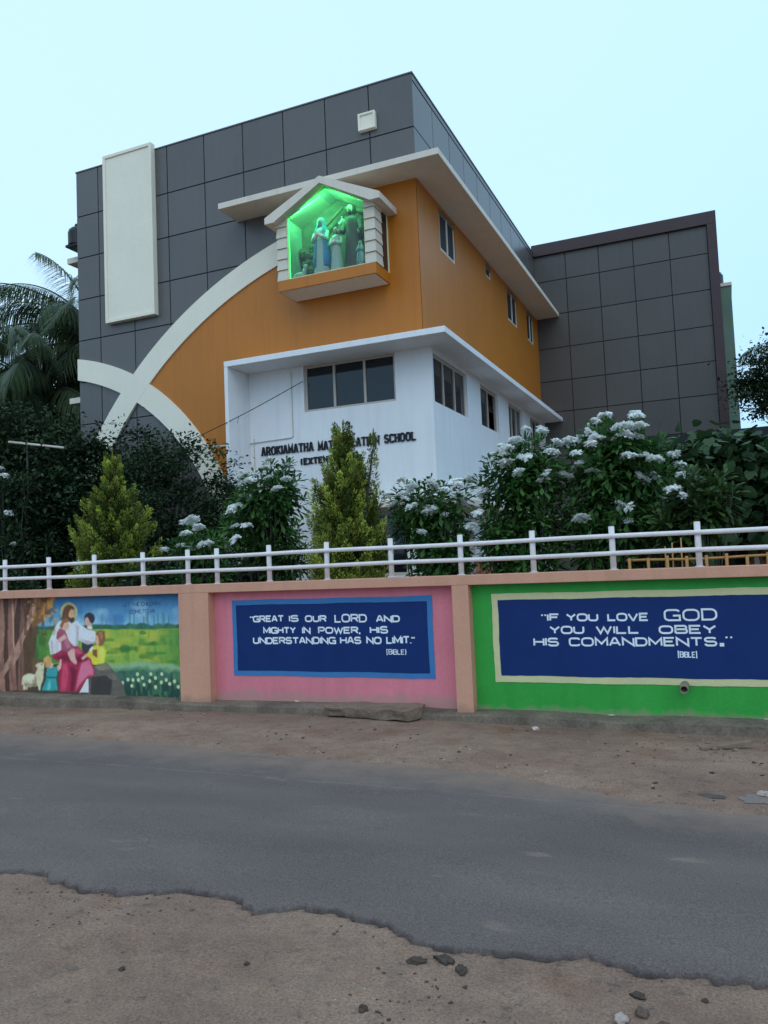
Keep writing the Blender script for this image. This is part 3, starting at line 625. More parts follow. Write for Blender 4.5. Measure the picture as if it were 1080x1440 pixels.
# opening: dark surround under the eaves, and the inner box
mb.prism([(-8.07, 7.66), (-8.07, 9.02), (ax, 9.42), (-6.29, 9.02), (-6.29, 7.66)], 14.93, 14.965); build('grotto_back', mb, MT['grot'], shrine)
mb = MB()
for xa, xb in ((-8.083, -8.065), (-6.295, -6.277)): mb.box(xa, xb, SYF+.06, 14.92, 7.657, 9.03)
for s in (-1, 1):
    mb.add([(ax, SYF+.06, 9.44), (ax+s*.9, SYF+.06, 9.03), (ax+s*.9, 14.925, 9.03), (ax, 14.925, 9.44)], [(0, 1, 2, 3)])
mb.box(-8.06, -6.30, SYF+.06, 14.92, 7.656, 7.668)
build('inner_lining', mb, MT['shin'], shrine)
mb = MB(); e = .012
pent = [(-8.063, 7.672), (-6.297, 7.672), (-6.297, 9.015), (ax, 9.425), (-8.063, 9.015)]
mb.prism(pent, SYF+.04, SYF+.046); build('glass_front', mb, MT['glass'], shrine)
mb = MB()
for a, b in ((0, 1), (1, 2), (4, 0)):
    (xa, za), (xb, zb) = pent[a], pent[b]; mb.tube([(xa, SYF+.03, za), (xb, SYF+.03, zb)], .011, 4)
mb.box(SX1-.03, SX1-.004, 14.93, 14.978, 7.657, 9.0)
build('glass_edging', mb, MT['edge'], shrine)
mb = MB(); mb.box(SX1-.022, SX1-.014, 14.63, 14.925, 7.66, 9.02); build('side_glass', mb, MT['pane'], shrine)
mb = MB()
for a, b in ((4, 3), (3, 2)):
    (xa, za), (xb, zb) = pent[a], pent[b]; mb.tube([(xa, SYF+.085, za-.012), (xb, SYF+.085, zb-.012)], .0065, 6)
mb.tube([(-8.05, SYF+.085, 7.70), (-8.05, SYF+.085, 9.0)], .006, 6)
build('led_strip', mb, MT['led'], shrine)
for sg, en in ((-1, 24.0), (1, 10.0)):          # what the strip throws into the box
    ld = bpy.data.lights.new('led_light', 'AREA'); ld.energy = en; ld.color = (.10, 1.0, .32); ld.shape = 'RECTANGLE'; ld.size = .85; ld.size_y = .06
    lo = bpy.data.objects.new('led_light', ld); COL.objects.link(lo); lo.parent = shrine; lo.location = Vector((ax+sg*.45, SYF+.10, 9.185))-shrine.location
    lo.rotation_euler = Matrix((Vector((1, 0, -sg*.46)).normalized(), Vector((0, .75, .6)).normalized(), Vector((1, 0, -sg*.46)).normalized().cross(Vector((0, .75, .6)).normalized()))).transposed().to_euler()
# rocks and planks of the little grotto
mb = MB(); r_ = random.Random(3)
for k in range(40):
    x = -8.0+r_.random()*.36; z = 7.68+r_.random()*.8; mb.ball((x, 14.78+r_.random()*.1, z), .06+.05*r_.random(), 7, sz=1.2)
for k in range(30):
    x = -6.95+r_.random()*.6; mb.ball((x, 14.85+r_.random()*.06, 8.2+r_.random()*.8), .07+.05*r_.random(), 7)
build('rockwork', mb, MT['grot'], shrine)
mb = MB(); mb.tube([(-7.75, 14.82, 8.62), (-7.0, 14.80, 9.18)], .03, 6); mb.tube([(-6.95, 14.8, 9.15), (-6.38, 14.8, 8.95)], .035, 6); build('beam', mb, MT['wood'], shrine)

def figure(x, y, z, h, robe, label, lean=0.0, arms='prayer', mantle=None, hair=True, beard=False, under=None, yaw=0.0):
    """robed statue of height h: continuous body (robe, shoulders, neck, head), arms, then mantle / hair"""
    t = thing('statue', (x, y, z), label, 'statue', 'plaster statues in the shrine'); s = h
    mb = MB(); fold = lambda w, zz: 0.10*math.sin(7*w+zz*9)*(1-min(1, zz/(0.62*s)))
    bend = lambda zz: (lean*zz*zz/s, 0)
    body = [(.150*s, 0), (.150*s, .02*s), (.135*s, .2*s), (.118*s, .42*s), (.105*s, .56*s), (.112*s, .68*s), (.118*s, .75*s), (.095*s, .80*s), (.045*s, .83*s), (.034*s, .855*s)]
    mb.lathe((x, y, z), body, 20, 0, fold, 1.0, .72, bend)
    hx = lean*s*.8; hd = [(.030*s, .85*s), (.046*s, .872*s), (.058*s, .905*s), (.062*s, .935*s), (.055*s, .968*s), (.032*s, .992*s), (.004*s, 1.0*s)]
    mb.lathe((x, y-.005*s, z), hd, 14, 1, None, .88, 1.0, bend)
    mb.ball((x+hx, y-.068*s, z+.925*s), .012*s, 6, sz=1.5, mi=1)
    for sg in (-1, 1):
        a = (x+sg*.105*s+lean*.5*s, y, z+.745*s)
        if arms == 'prayer': b = (x+sg*.13*s+lean*.4*s, y-.06*s, z+.60*s); c = (x+sg*.02*s+lean*.4*s, y-.15*s, z+.66*s)
        elif arms == 'crossed': b = (x+sg*.14*s, y-.05*s, z+.60*s); c = (x-sg*.03*s, y-.135*s, z+.64*s)
        else: b = (x+sg*.15*s+lean*.4*s, y-.03*s, z+.60*s); c = (x-.16*s+lean*.4*s if sg < 0 else x+.14*s, y-.14*s, z+(.58 if sg < 0 else .52)*s)
        mb.tube([a, b, c], [.045*s, .042*s, .034*s], 8, 0); mb.ball(c, .026*s, 8, sx=.8, sz=1.3, mi=1)
    build('figure', mb, [robe, MT['skin']], t, True)
    if mantle:
        mb = MB(); mp_ = [(.165*s, .14*s), (.160*s, .3*s), (.140*s, .5*s), (.130*s, .66*s), (.132*s, .75*s), (.105*s, .82*s), (.078*s, .87*s), (.076*s, .93*s), (.066*s, .98*s), (.030*s, 1.012*s)]
        n0 = len(mb.v); N = 22
        for i, (r, zz) in enumerate(mp_):
            for j in range(N+1):
                w = R(-62+304*j/N); q = r*(1+.07*math.sin(9*w+zz*6)); dx = bend(zz)[0]
                mb.v.append((x+dx+q*math.cos(w), y+.012*s+q*.78*math.sin(w), z+zz))
        for i in range(len(mp_)-1):
            for j in range(N): mb.f.append((i*(N+1)+j, i*(N+1)+j+1, (i+1)*(N+1)+j+1, (i+1)*(N+1)+j)); mb.mi.append(0)
        o = build('mantle', mb, mantle, t, True); so = o.modifiers.new('thick', 'SOLIDIFY'); so.thickness = .012*s
    elif hair:
        mb = MB(); mb.lathe((x+hx, y+.016*s, z), [(.045*s, .84*s), (.066*s, .88*s), (.070*s, .94*s), (.058*s, .985*s), (.02*s, 1.008*s)], 14, 0); build('hair', mb, MT['hair'], t, True)
    if beard:
        mb = MB(); mb.ball((x+hx, y-.045*s, z+.875*s), .030*s, 8, sz=1.3); build('beard', mb, MT['hair'], t, True)
    return t
figure(-7.36, 14.46, 7.67, 1.22, MT['robew'], 'veiled statue in a blue mantle, left of the boy statue inside the glass shrine', arms='prayer', mantle=MT['robeb'])
figure(-7.00, 14.42, 7.67, .94, MT['robew'], 'boy statue in a long pale robe, front centre of the glass shrine', arms='crossed')
figure(-6.66, 14.55, 7.67, 1.40, MT['robed'], 'bearded man statue in a dark brown robe, right of the boy in the shrine', arms='out', beard=True, lean=-.04)
figure(-6.46, 14.40, 7.67, .54, MT['robeg'], 'small kneeling statue in a greenish dress at the right edge of the shrine floor', arms='prayer', mantle=MT['robew'])
def sheep(x, y, z, s):
    t = thing('lamb_statue', (x, y, z), 'little white lamb figure lying in the left front corner of the shrine', 'statue')
    mb = MB(); mb.ball((x, y, z+.10*s), .16*s, 10, sx=1.3, sy=.8, sz=.65); mb.tube([(x+.12*s, y, z+.14*s), (x+.2*s, y-.03*s, z+.30*s)], [.07*s, .05*s], 8)
    mb.ball((x+.22*s, y-.05*s, z+.33*s), .06*s, 8, sx=1.3); mb.ball((x+.19*s, y+.03*s, z+.36*s), .03*s, 6); build('body', mb, MT['robew'], t, True)
sheep(-7.86, 14.40, 7.668, .72)
dv = thing('dove_statue', (-6.93, 14.60, 8.80), 'small white dove with spread wings fixed above the boy statue in the shrine', 'statue')
mb = MB(); mb.ball((-6.88, 14.70, 8.62), .035, 8, sz=1.6); mb.ball((-6.88, 14.68, 8.685), .02, 8)
for s in (-1, 1): mb.add([(-6.88, 14.69, 8.66), (-6.88+s*.10, 14.69, 8.60), (-6.88+s*.075, 14.69, 8.55), (-6.88+s*.01, 14.70, 8.58), (-6.88, 14.705, 8.66), (-6.88+s*.10, 14.705, 8.60), (-6.88+s*.075, 14.705, 8.55), (-6.88+s*.01, 14.715, 8.58)], [(0,1,2,3),(7,6,5,4),(0,4,5,1),(1,5,6,2),(2,6,7,3),(3,7,4,0)])
mb.tube([(-6.88, 14.72, 8.62), (-6.88, 14.90, 8.62)], .006, 5); mb.v = [(a-.05, b-.10, c+.18) for a, b, c in mb.v]; build('body', mb, MT['robew'], dv)

# ================================================================== COMPOUND WALL
WF, WB = 8.33, 8.465
wall = thing('boundary_wall', (-4.7, 8.5, 0), 'low salmon framed roadside wall with a painted scene, a pink bay and a green bay', 'wall')
mb = MB(); mb.box(-22, 16, WF, 8.62, 1.432, 1.54); build('coping', mb, MT['salmon'], wall, bevel=0.006)
PIL = [(-10.95, -10.45), (-6.465, -6.01), (-2.82, -2.63), (1.15, 1.38)]
for a, b in PIL:
    mb = MB(); mb.box(a, b, WF+.001, 8.60, -.1, 1.4318); build('pilaster', mb, MT['salmon'], wall, bevel=0.006)
def bay(name, a, b, mat):
    mb = MB(); mb.box(a+.001, b-.001, WB, 8.58, -.1, 1.4315); return build(name, mb, mat, wall)
bay('plain_bay', -22, -10.95, MT['salmon']); mural_bay = bay('mural_bay', -10.45, -6.465, MT['salmon'])
pink = bay('pink_bay', -6.01, -2.82, MT['pink']); green = bay('green_bay', -2.63, 1.15, MT['green']); bay('plain_bay', 1.38, 16, MT['salmon'])
mb = MB()
xs_ = np.arange(-22, 16.01, .25)
for a, b in zip(xs_[:-1], xs_[1:]):
    za, zb = [.085+.03*vnoise(np.array([q]), np.array([0.]), 1.7, 31)[0] - .03*max(0, min(1, (q+4)/3)) for q in (a, b)]
    fa, fb = [8.205+.03*vnoise(np.array([q]), np.array([4.]), 2.1, 32)[0] for q in (a, b)]
    mb.add([(a, fa, -.2), (b, fb, -.2), (b, fb+.015, zb-.012), (a, fa+.015, za-.012), (a, fa+.05, za), (b, fb+.05, zb), (b, 8.464, zb+.02), (a, 8.464, za+.02)],
           [(0, 1, 2, 3), (3, 2, 5, 4), (4, 5, 6, 7)])
build('footing', mb, MT['concrete'], wall)
# flaked whitewash along the foot of the bays
mb = MB(); r_ = random.Random(5)
for k in range(26):
    x = r_.choice([r_.uniform(-5.3, -3.0), r_.uniform(-2.5, .9), r_.uniform(-.6, .9)]); w = r_.uniform(.04, .2); h = r_.uniform(.015, .045); z = .07-.03*max(0, min(1, (x+4)/3))
    pts = [(x+w*math.cos(2*math.pi*i/9)*r_.uniform(.6, 1), z+h*math.sin(2*math.pi*i/9)*r_.uniform(.5, 1)+.012) for i in range(9)]
    mb.prism(pts, WB-.0035-.0004*(k % 5), WB+.001)
build('flaked_whitewash', mb, MT['cream'], wall)
def wob(x0, x1, z0, z1, a):
    P = [(x, z0) for x in np.arange(x0, x1, .07)]+[(x1, z) for z in np.arange(z0, z1, .07)]+[(x, z1) for x in np.arange(x1, x0, -.07)]+[(x0, z) for z in np.arange(z1, z0, -.07)]
    return [(x+random.uniform(-a, a)*.5+a*.6*math.sin(z*9+x), z+random.uniform(-a, a)*.5+a*.6*math.sin(x*6+z)) for x, z in P]
def board(bay_, x0, x1, z0, z1, bw, mo, mi_):
    mb = MB(); mb.prism(wob(x0, x1, z0, z1, .0045), WB-.006, WB+.0005); o = build('painted_border', mb, mo, bay_)
    mb = MB(); mb.prism(wob(x0+bw, x1-bw, z0+bw, z1-bw, .0045), WB-.009, WB-.0061); build('painted_board', mb, mi_, bay_)
board(pink, -5.745, -3.10, .402, 1.325, .062, MT['blue'], MT['navy'])
board(green, -2.414, 1.02, .385, 1.325, .068, MT['ivory'], MT['navy'])
mb = MB(); yT = WB-.0095
for t_, a, b, z, h in (('"GREAT', -5.487, -5.005, 1.05, .082), ('IS', -4.935, -4.80, 1.048, .082), ('OUR', -4.715, -4.426, 1.044, .082), ('LORD', -4.323, -3.90, 1.036, .098), ('AND', -3.79, -3.492, 1.033, .082),
        ('MIGHTY', -5.30, -4.845, .908, .083), ('IN', -4.76, -4.645, .906, .083), ('POWER,', -4.545, -3.985, .904, .083), ('HIS', -3.873, -3.644, .904, .085),
        ('UNDERSTANDING', -5.45, -4.312, .785, .084), ('HAS', -4.262, -3.985, .786, .085), ('NO', -3.92, -3.73, .786, .086), ('LIMIT."', -3.67, -3.322, .787, .088)):
    word(mb, t_, a, b, z, h, yT, .0185, .27, jit=.02)
word(mb, '[BIBLE}', -3.672, -3.428, .668, .060, yT, .009, .30, jit=.03)
build('painted_verse', mb, MT['verse'], pink)
mb = MB()
for t_, a, b, z, h in (('"IF', -1.882, -1.69, 1.024, .082), ('YOU', -1.622, -1.292, 1.022, .082), ('LOVE', -1.205, -.802, 1.018, .083), ('GOD', -.655, -.162, 1.015, .118),
        ('YOU', -1.803, -1.44, .891, .085), ('WILL', -1.325, -.90, .890, .085), ('OBEY', -.712, -.180, .888, .087),
        ('HIS', -1.98, -1.708, .765, .092), ('COMANDMENTS', -1.606, -.182, .765, .092), ('"', -.105, -.045, .79, .08)):
    word(mb, t_, a, b, z, h, yT, .0185, .27, jit=.02)
mb.box(-.160, -.120, yT-.0004, yT, .766, .80)
word(mb, '[BIBLE]', -.547, -.370, .656, .060, yT, .0095, .30, jit=.03)
build('painted_verse', mb, MT['verse'], green)
mb = MB(); N = 14
for r0_, r1_, y0, y1 in ((.042, .042, 8.29, WB+.002), (.034, .034, 8.45, 8.29)): pass
ring = lambda r, y, z: [(-.50+r*math.cos(2*math.pi*j/N), y, z+r*math.sin(2*math.pi*j/N)) for j in range(N)]
mb.v = ring(.041, WB+.002, .392)+ring(.041, 8.26, .374)+ring(.033, 8.26, .374)+ring(.033, 8.44, .392)
for q in range(3):
    for j in range(N): mb.f.append((q*N+j, q*N+(j+1) % N, (q+1)*N+(j+1) % N, (q+1)*N+j)); mb.mi.append(0)
mb.f.append(tuple(3*N+j for j in range(N))); mb.mi.append(0)
build('drain_pipe', mb, MT['pipe'], wall, True)

# painted scene in the left bay: a brushwork canvas held as paint colours on a fine mesh
MUR = [((70,50,48),3,[(-10585,1490),(-8920,1452),(-9033,1135),(-9120,838),(-9107,46),(-10601,7)]),((140,104,66),4,[(-9108,1456),(-8630,1445),(-8765,1251),(-8874,1114),(-9063,997),(-9168,1137)]),((160,120,70),3,[(-8869,1371),(-8711,1348),(-8819,1212),(-8926,1174)]),((110,84,60),3,[(-9059,1176),(-8927,1114),(-9008,1036),(-9117,997)]),((78,62,48),3,[(-9170,1017),(-9010,937),(-9071,540),(-8995,344),(-9106,125),(-9281,121),(-9241,838)]),((92,76,58),3,[(-9124,589),(-8885,562),(-8914,394),(-9102,362)]),((118,90,86),1,[(-10436,1486),(-10289,1483),(-10239,839),(-10220,68),(-10423,63)]),((108,82,80),1,[(-10085,1478),(-9970,1476),(-10008,839),(-9933,75),(-10133,70)]),((130,100,95),1,[(-9715,1470),(-9659,1469),(-9623,1041),(-9658,636),(-9625,93),(-9820,88),(-9767,838)]),((122,92,88),1,[(-9547,1466),(-9450,1464),(-9446,838),(-9403,138),(-9541,115),(-9571,838)]),((104,78,75),1,[(-9298,1460),(-9189,1458),(-9268,838),(-9254,122),(-9390,118),(-9350,838)]),((120,92,88),1,[(-9408,1463),(-9353,1462),(-9441,1140),(-9469,1161)]),((140,112,106),1,[(-9054,1455),(-8974,1453),(-9129,1037),(-9424,557),(-9648,333),(-9646,475),(-9434,738),(-9224,1038)]),((150,122,116),1,[(-9339,688),(-9270,778),(-9368,588),(-9508,436)]),((165,138,132),1,[(-9028,1414),(-8988,1433),(-9143,1037),(-9282,838),(-9170,1037)]),((160,132,126),1,[(-9479,1343),(-9452,1342),(-9446,888),(-9426,437),(-9474,838)]),((84,84,86),2,[(-8015,474),(-7768,534),(-7625,413),(-7509,275),(-7442,90),(-8100,73),(-8068,359)]),((54,54,60),2,[(-8043,340),(-7772,364),(-7676,309),(-7706,102),(-8049,93)]),((112,112,104),2,[(-7990,484),(-7768,524),(-7697,450),(-7893,428)]),((98,98,96),2,[(-7772,364),(-7650,394),(-7556,302),(-7700,318)]),((158,160,108),1,[(-8259,1213),(-8268,1171),(-8291,1133),(-8326,1103),(-8369,1084),(-8418,1078),(-8466,1085),(-8509,1105),(-8543,1136),(-8565,1174),(-8571,1217),(-8563,1260),(-8540,1298),(-8504,1328),(-8460,1346),(-8412,1352),(-8364,1344),(-8321,1324),(-8287,1293),(-8266,1255)]),((120,140,130),1,[(-8290,1210),(-8296,1176),(-8315,1145),(-8343,1120),(-8378,1105),(-8417,1100),(-8456,1105),(-8491,1122),(-8518,1147),(-8535,1179),(-8541,1214),(-8534,1249),(-8515,1280),(-8487,1304),(-8451,1320),(-8412,1325),(-8373,1318),(-8339,1302),(-8312,1276),(-8295,1245)]),((52,56,66),1,[(-8197,840),(-8165,1018),(-8081,1032),(-7975,826),(-7995,741),(-8089,656),(-8183,641)]),((44,48,64),1,[(-7956,1126),(-7961,1101),(-7975,1079),(-7996,1062),(-8022,1051),(-8050,1047),(-8079,1051),(-8105,1063),(-8125,1081),(-8137,1103),(-8141,1128),(-8136,1153),(-8123,1175),(-8102,1192),(-8075,1203),(-8047,1207),(-8018,1202),(-7993,1191),(-7973,1173),(-7960,1150)]),((170,142,142),1,[(-8134,1128),(-8081,1150),(-8049,1096),(-8010,1046),(-8017,993),(-8081,1008),(-8125,1051)]),((205,200,205),1,[(-8099,1018),(-8016,1031),(-7999,979),(-8082,979)]),((96,66,50),1,[(-8525,1224),(-8489,1288),(-8412,1319),(-8337,1297),(-8311,1245),(-8338,1237),(-8385,1243),(-8405,1208),(-8425,1157),(-8427,1100),(-8513,1093),(-8564,1118),(-8540,1166)]),((190,146,120),1,[(-8405,1232),(-8366,1260),(-8319,1242),(-8326,1196),(-8310,1163),(-8329,1130),(-8378,1131),(-8419,1163)]),((74,50,44),1,[(-8429,1163),(-8388,1135),(-8317,1147),(-8323,1084),(-8368,1064),(-8421,1097)]),((176,180,200),1,[(-8589,1094),(-8455,1114),(-8370,1063),(-8285,1101),(-8192,1040),(-8082,979),(-7953,956),(-7929,882),(-7972,797),(-8087,778),(-8197,809),(-8262,840),(-8263,740),(-8425,728),(-8579,693),(-8599,650),(-8763,640),(-8797,797),(-8758,870),(-8708,957),(-8658,1044)]),((142,148,174),2,[(-8275,1041),(-8238,1012),(-8257,840),(-8274,740),(-8302,747)]),((148,152,178),2,[(-8749,841),(-8707,826),(-8699,667),(-8753,652)]),((206,210,222),2,[(-8658,1022),(-8610,1044),(-8662,870),(-8721,826)]),((204,208,222),2,[(-8231,969),(-8083,911),(-7991,904),(-8085,840),(-8196,869)]),((140,146,172),2,[(-8197,840),(-8012,812),(-7975,829),(-7994,790),(-8105,780)]),((200,204,218),2,[(-8381,998),(-8314,1027),(-8329,797),(-8386,769)]),((136,38,74),1,[(-8744,620),(-8579,689),(-8501,740),(-8274,755),(-8163,669),(-8027,571),(-7984,459),(-7975,375),(-8014,346),(-8106,327),(-8212,187),(-8288,134),(-8610,126),(-8625,292),(-8582,523),(-8706,577)]),((168,58,98),3,[(-8540,524),(-8468,510),(-8433,396),(-8495,140),(-8590,138),(-8567,337)]),((190,98,136),3,[(-8204,527),(-8064,578),(-7993,431),(-8001,363),(-8097,356),(-8248,228),(-8316,145),(-8273,356)]),((105,25,55),3,[(-8412,482),(-8281,427),(-8332,227),(-8363,141),(-8419,139),(-8386,340)]),((106,26,58),2,[(-8696,594),(-8503,639),(-8277,598),(-8201,641),(-8091,571),(-8279,526),(-8524,553)]),((170,70,108),2,[(-8350,711),(-8255,726),(-8182,655),(-8276,640)]),((196,196,206),1,[(-8116,313),(-8090,322),(-8091,130),(-8254,126)]),((136,74,104),1,[(-8591,1000),(-8496,982),(-8423,826),(-8312,733),(-8323,654),(-8408,665),(-8559,693),(-8567,797),(-8652,860),(-8631,942)]),((156,100,128),2,[(-8516,942),(-8460,869),(-8387,740),(-8464,711),(-8518,826)]),((192,146,134),1,[(-8415,1030),(-8419,1012),(-8429,995),(-8444,982),(-8463,973),(-8485,970),(-8506,973),(-8525,982),(-8540,996),(-8549,1013),(-8552,1031),(-8548,1050),(-8538,1067),(-8523,1080),(-8503,1089),(-8482,1092),(-8461,1088),(-8442,1080),(-8427,1066),(-8418,1049)]),((122,88,70),1,[(-8579,1043),(-8535,1112),(-8454,1135),(-8417,1085),(-8505,1069),(-8542,991),(-8576,1011)]),((198,150,150),1,[(-8623,852),(-8497,916),(-8460,869),(-8596,794)]),((196,146,150),1,[(-8449,668),(-8378,714),(-8323,714),(-8311,597),(-8279,538),(-8306,500),(-8391,551),(-8437,622)]),((198,178,62),1,[(-8089,670),(-8023,741),(-7921,769),(-7812,748),(-7767,685),(-7787,601),(-7814,528),(-7982,512),(-8022,526),(-8032,585),(-8109,620)]),((102,76,54),1,[(-8014,713),(-7926,704),(-7932,600),(-8007,639)]),((222,205,100),2,[(-7886,713),(-7813,713),(-7807,601),(-7871,587)]),((118,82,60),1,[(-7950,922),(-7871,961),(-7796,938),(-7780,868),(-7808,783),(-7881,752),(-7913,798)]),((150,108,76),1,[(-7899,939),(-7844,947),(-7816,882),(-7847,826),(-7872,882)]),((194,146,134),1,[(-7943,908),(-7900,893),(-7887,798),(-7921,752),(-7960,823)]),((196,150,144),1,[(-8214,591),(-8108,658),(-8090,620),(-8175,567)]),((205,200,200),1,[(-8060,712),(-8004,755),(-7992,713),(-8043,670)]),((44,136,152),1,[(-8835,445),(-8718,479),(-8641,456),(-8639,364),(-8663,321),(-8636,146),(-8933,139),(-8858,288)]),((28,98,114),1,[(-8853,335),(-8655,332),(-8656,309),(-8857,309)]),((80,166,178),2,[(-8800,275),(-8761,275),(-8773,152),(-8841,151)]),((168,138,96),1,[(-8885,586),(-8812,626),(-8754,594),(-8732,533),(-8796,452),(-8864,459),(-8896,520)]),((200,160,150),1,[(-8756,522),(-8708,508),(-8728,457),(-8786,452)]),((194,152,150),1,[(-8654,476),(-8602,506),(-8591,581),(-8558,567),(-8572,449),(-8627,405)]),((172,172,156),1,[(-9283,336),(-9192,370),(-9053,364),(-9008,446),(-9055,481),(-9001,519),(-8920,529),(-8877,494),(-8890,418),(-8905,287),(-8945,214),(-8959,141),(-8988,140),(-9007,201),(-9195,182),(-9208,138),(-9286,139),(-9283,207),(-9319,218),(-9304,295)]),((132,132,122),2,[(-9265,237),(-9016,227),(-9007,201),(-9195,182),(-9255,193)]),((200,200,186),2,[(-9233,333),(-9073,343),(-9054,285),(-9234,281)]),((60,55,50),0,[(-8916,498),(-8917,495),(-8919,493),(-8921,491),(-8925,490),(-8928,489),(-8932,490),(-8935,491),(-8938,493),(-8939,495),(-8940,498),(-8939,501),(-8938,503),(-8935,505),(-8932,506),(-8928,507),(-8924,506),(-8921,505),(-8918,503),(-8917,501)])]
X0, X1, Z0, Z1, st = -10.449, -6.466, .10, 1.431, .0088
nx, nz = int((X1-X0)/st), int((Z1-Z0)/st); UX = np.linspace(X0, X1, nx); UZ = np.linspace(Z0, Z1, nz); PX, PZ = np.meshgrid(UX, UZ, indexing='ij')
def nz_(s, sd, ax_=1.0): return vnoise(PX+40, (PZ+7)*ax_, s, sd)
IM = np.zeros((nx, nz, 3)); c3 = lambda *c: np.array(c, float)
def lay(mask, col): 
    global IM
    IM = IM*(1-mask[..., None])+np.asarray(col, float)*mask[..., None]
ss = lambda a, b, v: np.clip((v-a)/(b-a), 0, 1)
t_ = ss(1.0, 1.44, PZ)[..., None]; IM = c3(100, 156, 196)*(1-t_)+c3(38, 96, 158)*t_
lay(ss(.02, .3, nz_(3.2, 41, 1.6)+.4*nz_(9, 42))*.55*ss(1.42, 1.3, PZ), (138, 172, 205)); lay(ss(.05, .35, nz_(4.5, 43, 2))*.5, (36, 88, 158))
tl_ = 1.035+.035*nz_(5, 44, 0)+.05*nz_(16, 45, 0)*ss(-7.9, -7.2, PX)
lay(ss(.012, -.012, PZ-tl_), (44, 92, 84)); lay(ss(.1, .3, nz_(24, 46, .2))*(PZ < tl_+.14)*(PZ > .98)*.35, (44, 96, 100)); lay(ss(.0, .3, nz_(14, 47))*(PZ < tl_)*.6, (62, 118, 78))
for fx_, fh in ((-7.36, 1.24), (-7.29, 1.20), (-7.13, 1.16), (-7.06, 1.22), (-6.96, 1.17), (-6.90, 1.19), (-6.82, 1.21), (-6.72, 1.17), (-7.6, 1.15), (-7.75, 1.12)):
    lay((np.abs(PX-fx_) < .012)*ss(fh, fh-.03, PZ)*(PZ > .98)*.5, (60, 104, 112))
lay(ss(.985, .965, PZ), (112, 150, 66)); lay((PZ < .985)*ss(-.15, .3, nz_(5, 48, 2.4))*.8, (152, 160, 66)); lay((PZ < .985)*ss(.08, .3, nz_(6, 49, 3))*.75, (62, 116, 52)); lay((PZ < .985)*ss(-8.5, -8.9, PX), (64, 118, 58))
lay((PZ < .98)*ss(.15, .4, nz_(20, 50, .5))*.3, (48, 98, 60)); lay((PZ < .975)*ss(-7.0, -6.5, PX)*.6, (44, 112, 66))
for qx, qz, qr in ((-7.42, .72, .16), (-6.98, .80, .10), (-7.15, .93, .06)): lay(ss(1, .6, np.hypot((PX-qx)/qr, (PZ-qz)/(qr*.36))+nz_(12, 51))*.65, (48, 100, 50))
pa = .50+.04*np.sin((PX+7.6)*2.2)-.04*ss(-7.3, -6.5, PX)
lay(ss(.02, -.02, PZ-pa-.02-.03*nz_(10, 52, 0)), (112, 150, 126)); lay(ss(.03, -.03, PZ-pa+.07-.04*nz_(8, 53, 0)), (52, 96, 88)); lay(ss(.02, -.06, PZ-.31+.03*nz_(9, 54, 0)), (34, 66, 66))
lay((PZ < pa-.03)*ss(.05, .3, nz_(26, 55, .5))*.6, (72, 128, 88)); lay((PZ < .42)*ss(.1, .35, nz_(30, 56, .35))*.6, (28, 58, 62)); lay((PX < -7.8)*(PZ < .5), (58, 62, 56))
for qx, qz in ((-7.502,.273),(-7.327,.314),(-7.238,.316),(-7.17,.343),(-7.052,.304),(-6.958,.346),(-6.867,.292),(-6.788,.324),(-6.733,.275),(-6.657,.309),(-7.147,.256),(-6.961,.23),(-7.349,.237),(-7.41,.318),(-7.56,.253),(-7.639,.283),(-7.033,.396),(-6.855,.399),(-6.60,.24),(-7.25,.39)):
    lay(ss(.030, .018, np.hypot(PX-qx, PZ-qz)), (168, 190, 170)); lay(ss(.012, .006, np.hypot(PX-qx, PZ-qz)), (150, 170, 110))
def raster(pts):
    P = np.array(pts, float)/1000; ins = np.zeros(PX.shape, bool)
    for (x1, z1), (x2, z2) in zip(P, np.roll(P, -1, 0)):
        if z1 == z2: continue
        c = (z1 > PZ) != (z2 > PZ); ins ^= c & (PX < (x2-x1)*(PZ-z1)/(z2-z1)+x1)
    return ins.astype(float)
def blur(a, k):
    for _ in range(k):
        a = (np.pad(a, ((1, 1), (0, 0)), 'edge')[:-2]+2*a+np.pad(a, ((1, 1), (0, 0)), 'edge')[2:])/4
        a = (np.pad(a, ((0, 0), (1, 1)), 'edge')[:, :-2]+2*a+np.pad(a, ((0, 0), (1, 1)), 'edge')[:, 2:])/4
    return a
for k, (col, soft, pts) in enumerate(MUR):
    mk = blur(raster(pts), max(1, soft)); lay(mk, np.array(col)*(1+.10*nz_(14, 60+k, 1.3)[..., None]+.05*nz_(45, 61+k)[..., None]))
lay((PX < -8.6)*(PX > -9.25)*(PZ > .9)*ss(-.05, .2, nz_(18, 90))*.75*ss(-8.6, -8.8, PX), (86, 62, 50)); lay((PX < -8.62)*(PX > -9.2)*(PZ > 1.05)*ss(.15, .3, nz_(24, 94))*.8, (170, 132, 78)); lay((PX < -8.85)*ss(.1, .35, nz_(22, 91, .25))*.35, (60, 44, 42))
IM = IM*(1+.06*nz_(60, 92)[..., None]+.05*nz_(25, 93, .4)[..., None])
IM = 255*(np.clip(IM, 1, 255)/255)**1.08*1.02; gm = IM.mean(-1, keepdims=True); IM = gm+(IM-gm)*.92
IM = np.clip(IM, 2, 250)/255; LINI = np.where(IM <= .04045, IM/12.92, ((IM+.055)/1.055)**2.4)/np.array(LV); LINI = np.clip(LINI, .004, .85)
mur = fastmesh('painted_scene', np.stack([PX, PX*0+WB-.0025, PZ], -1).reshape(-1, 3), gridfaces(nx, nz), [], mural_bay, False)
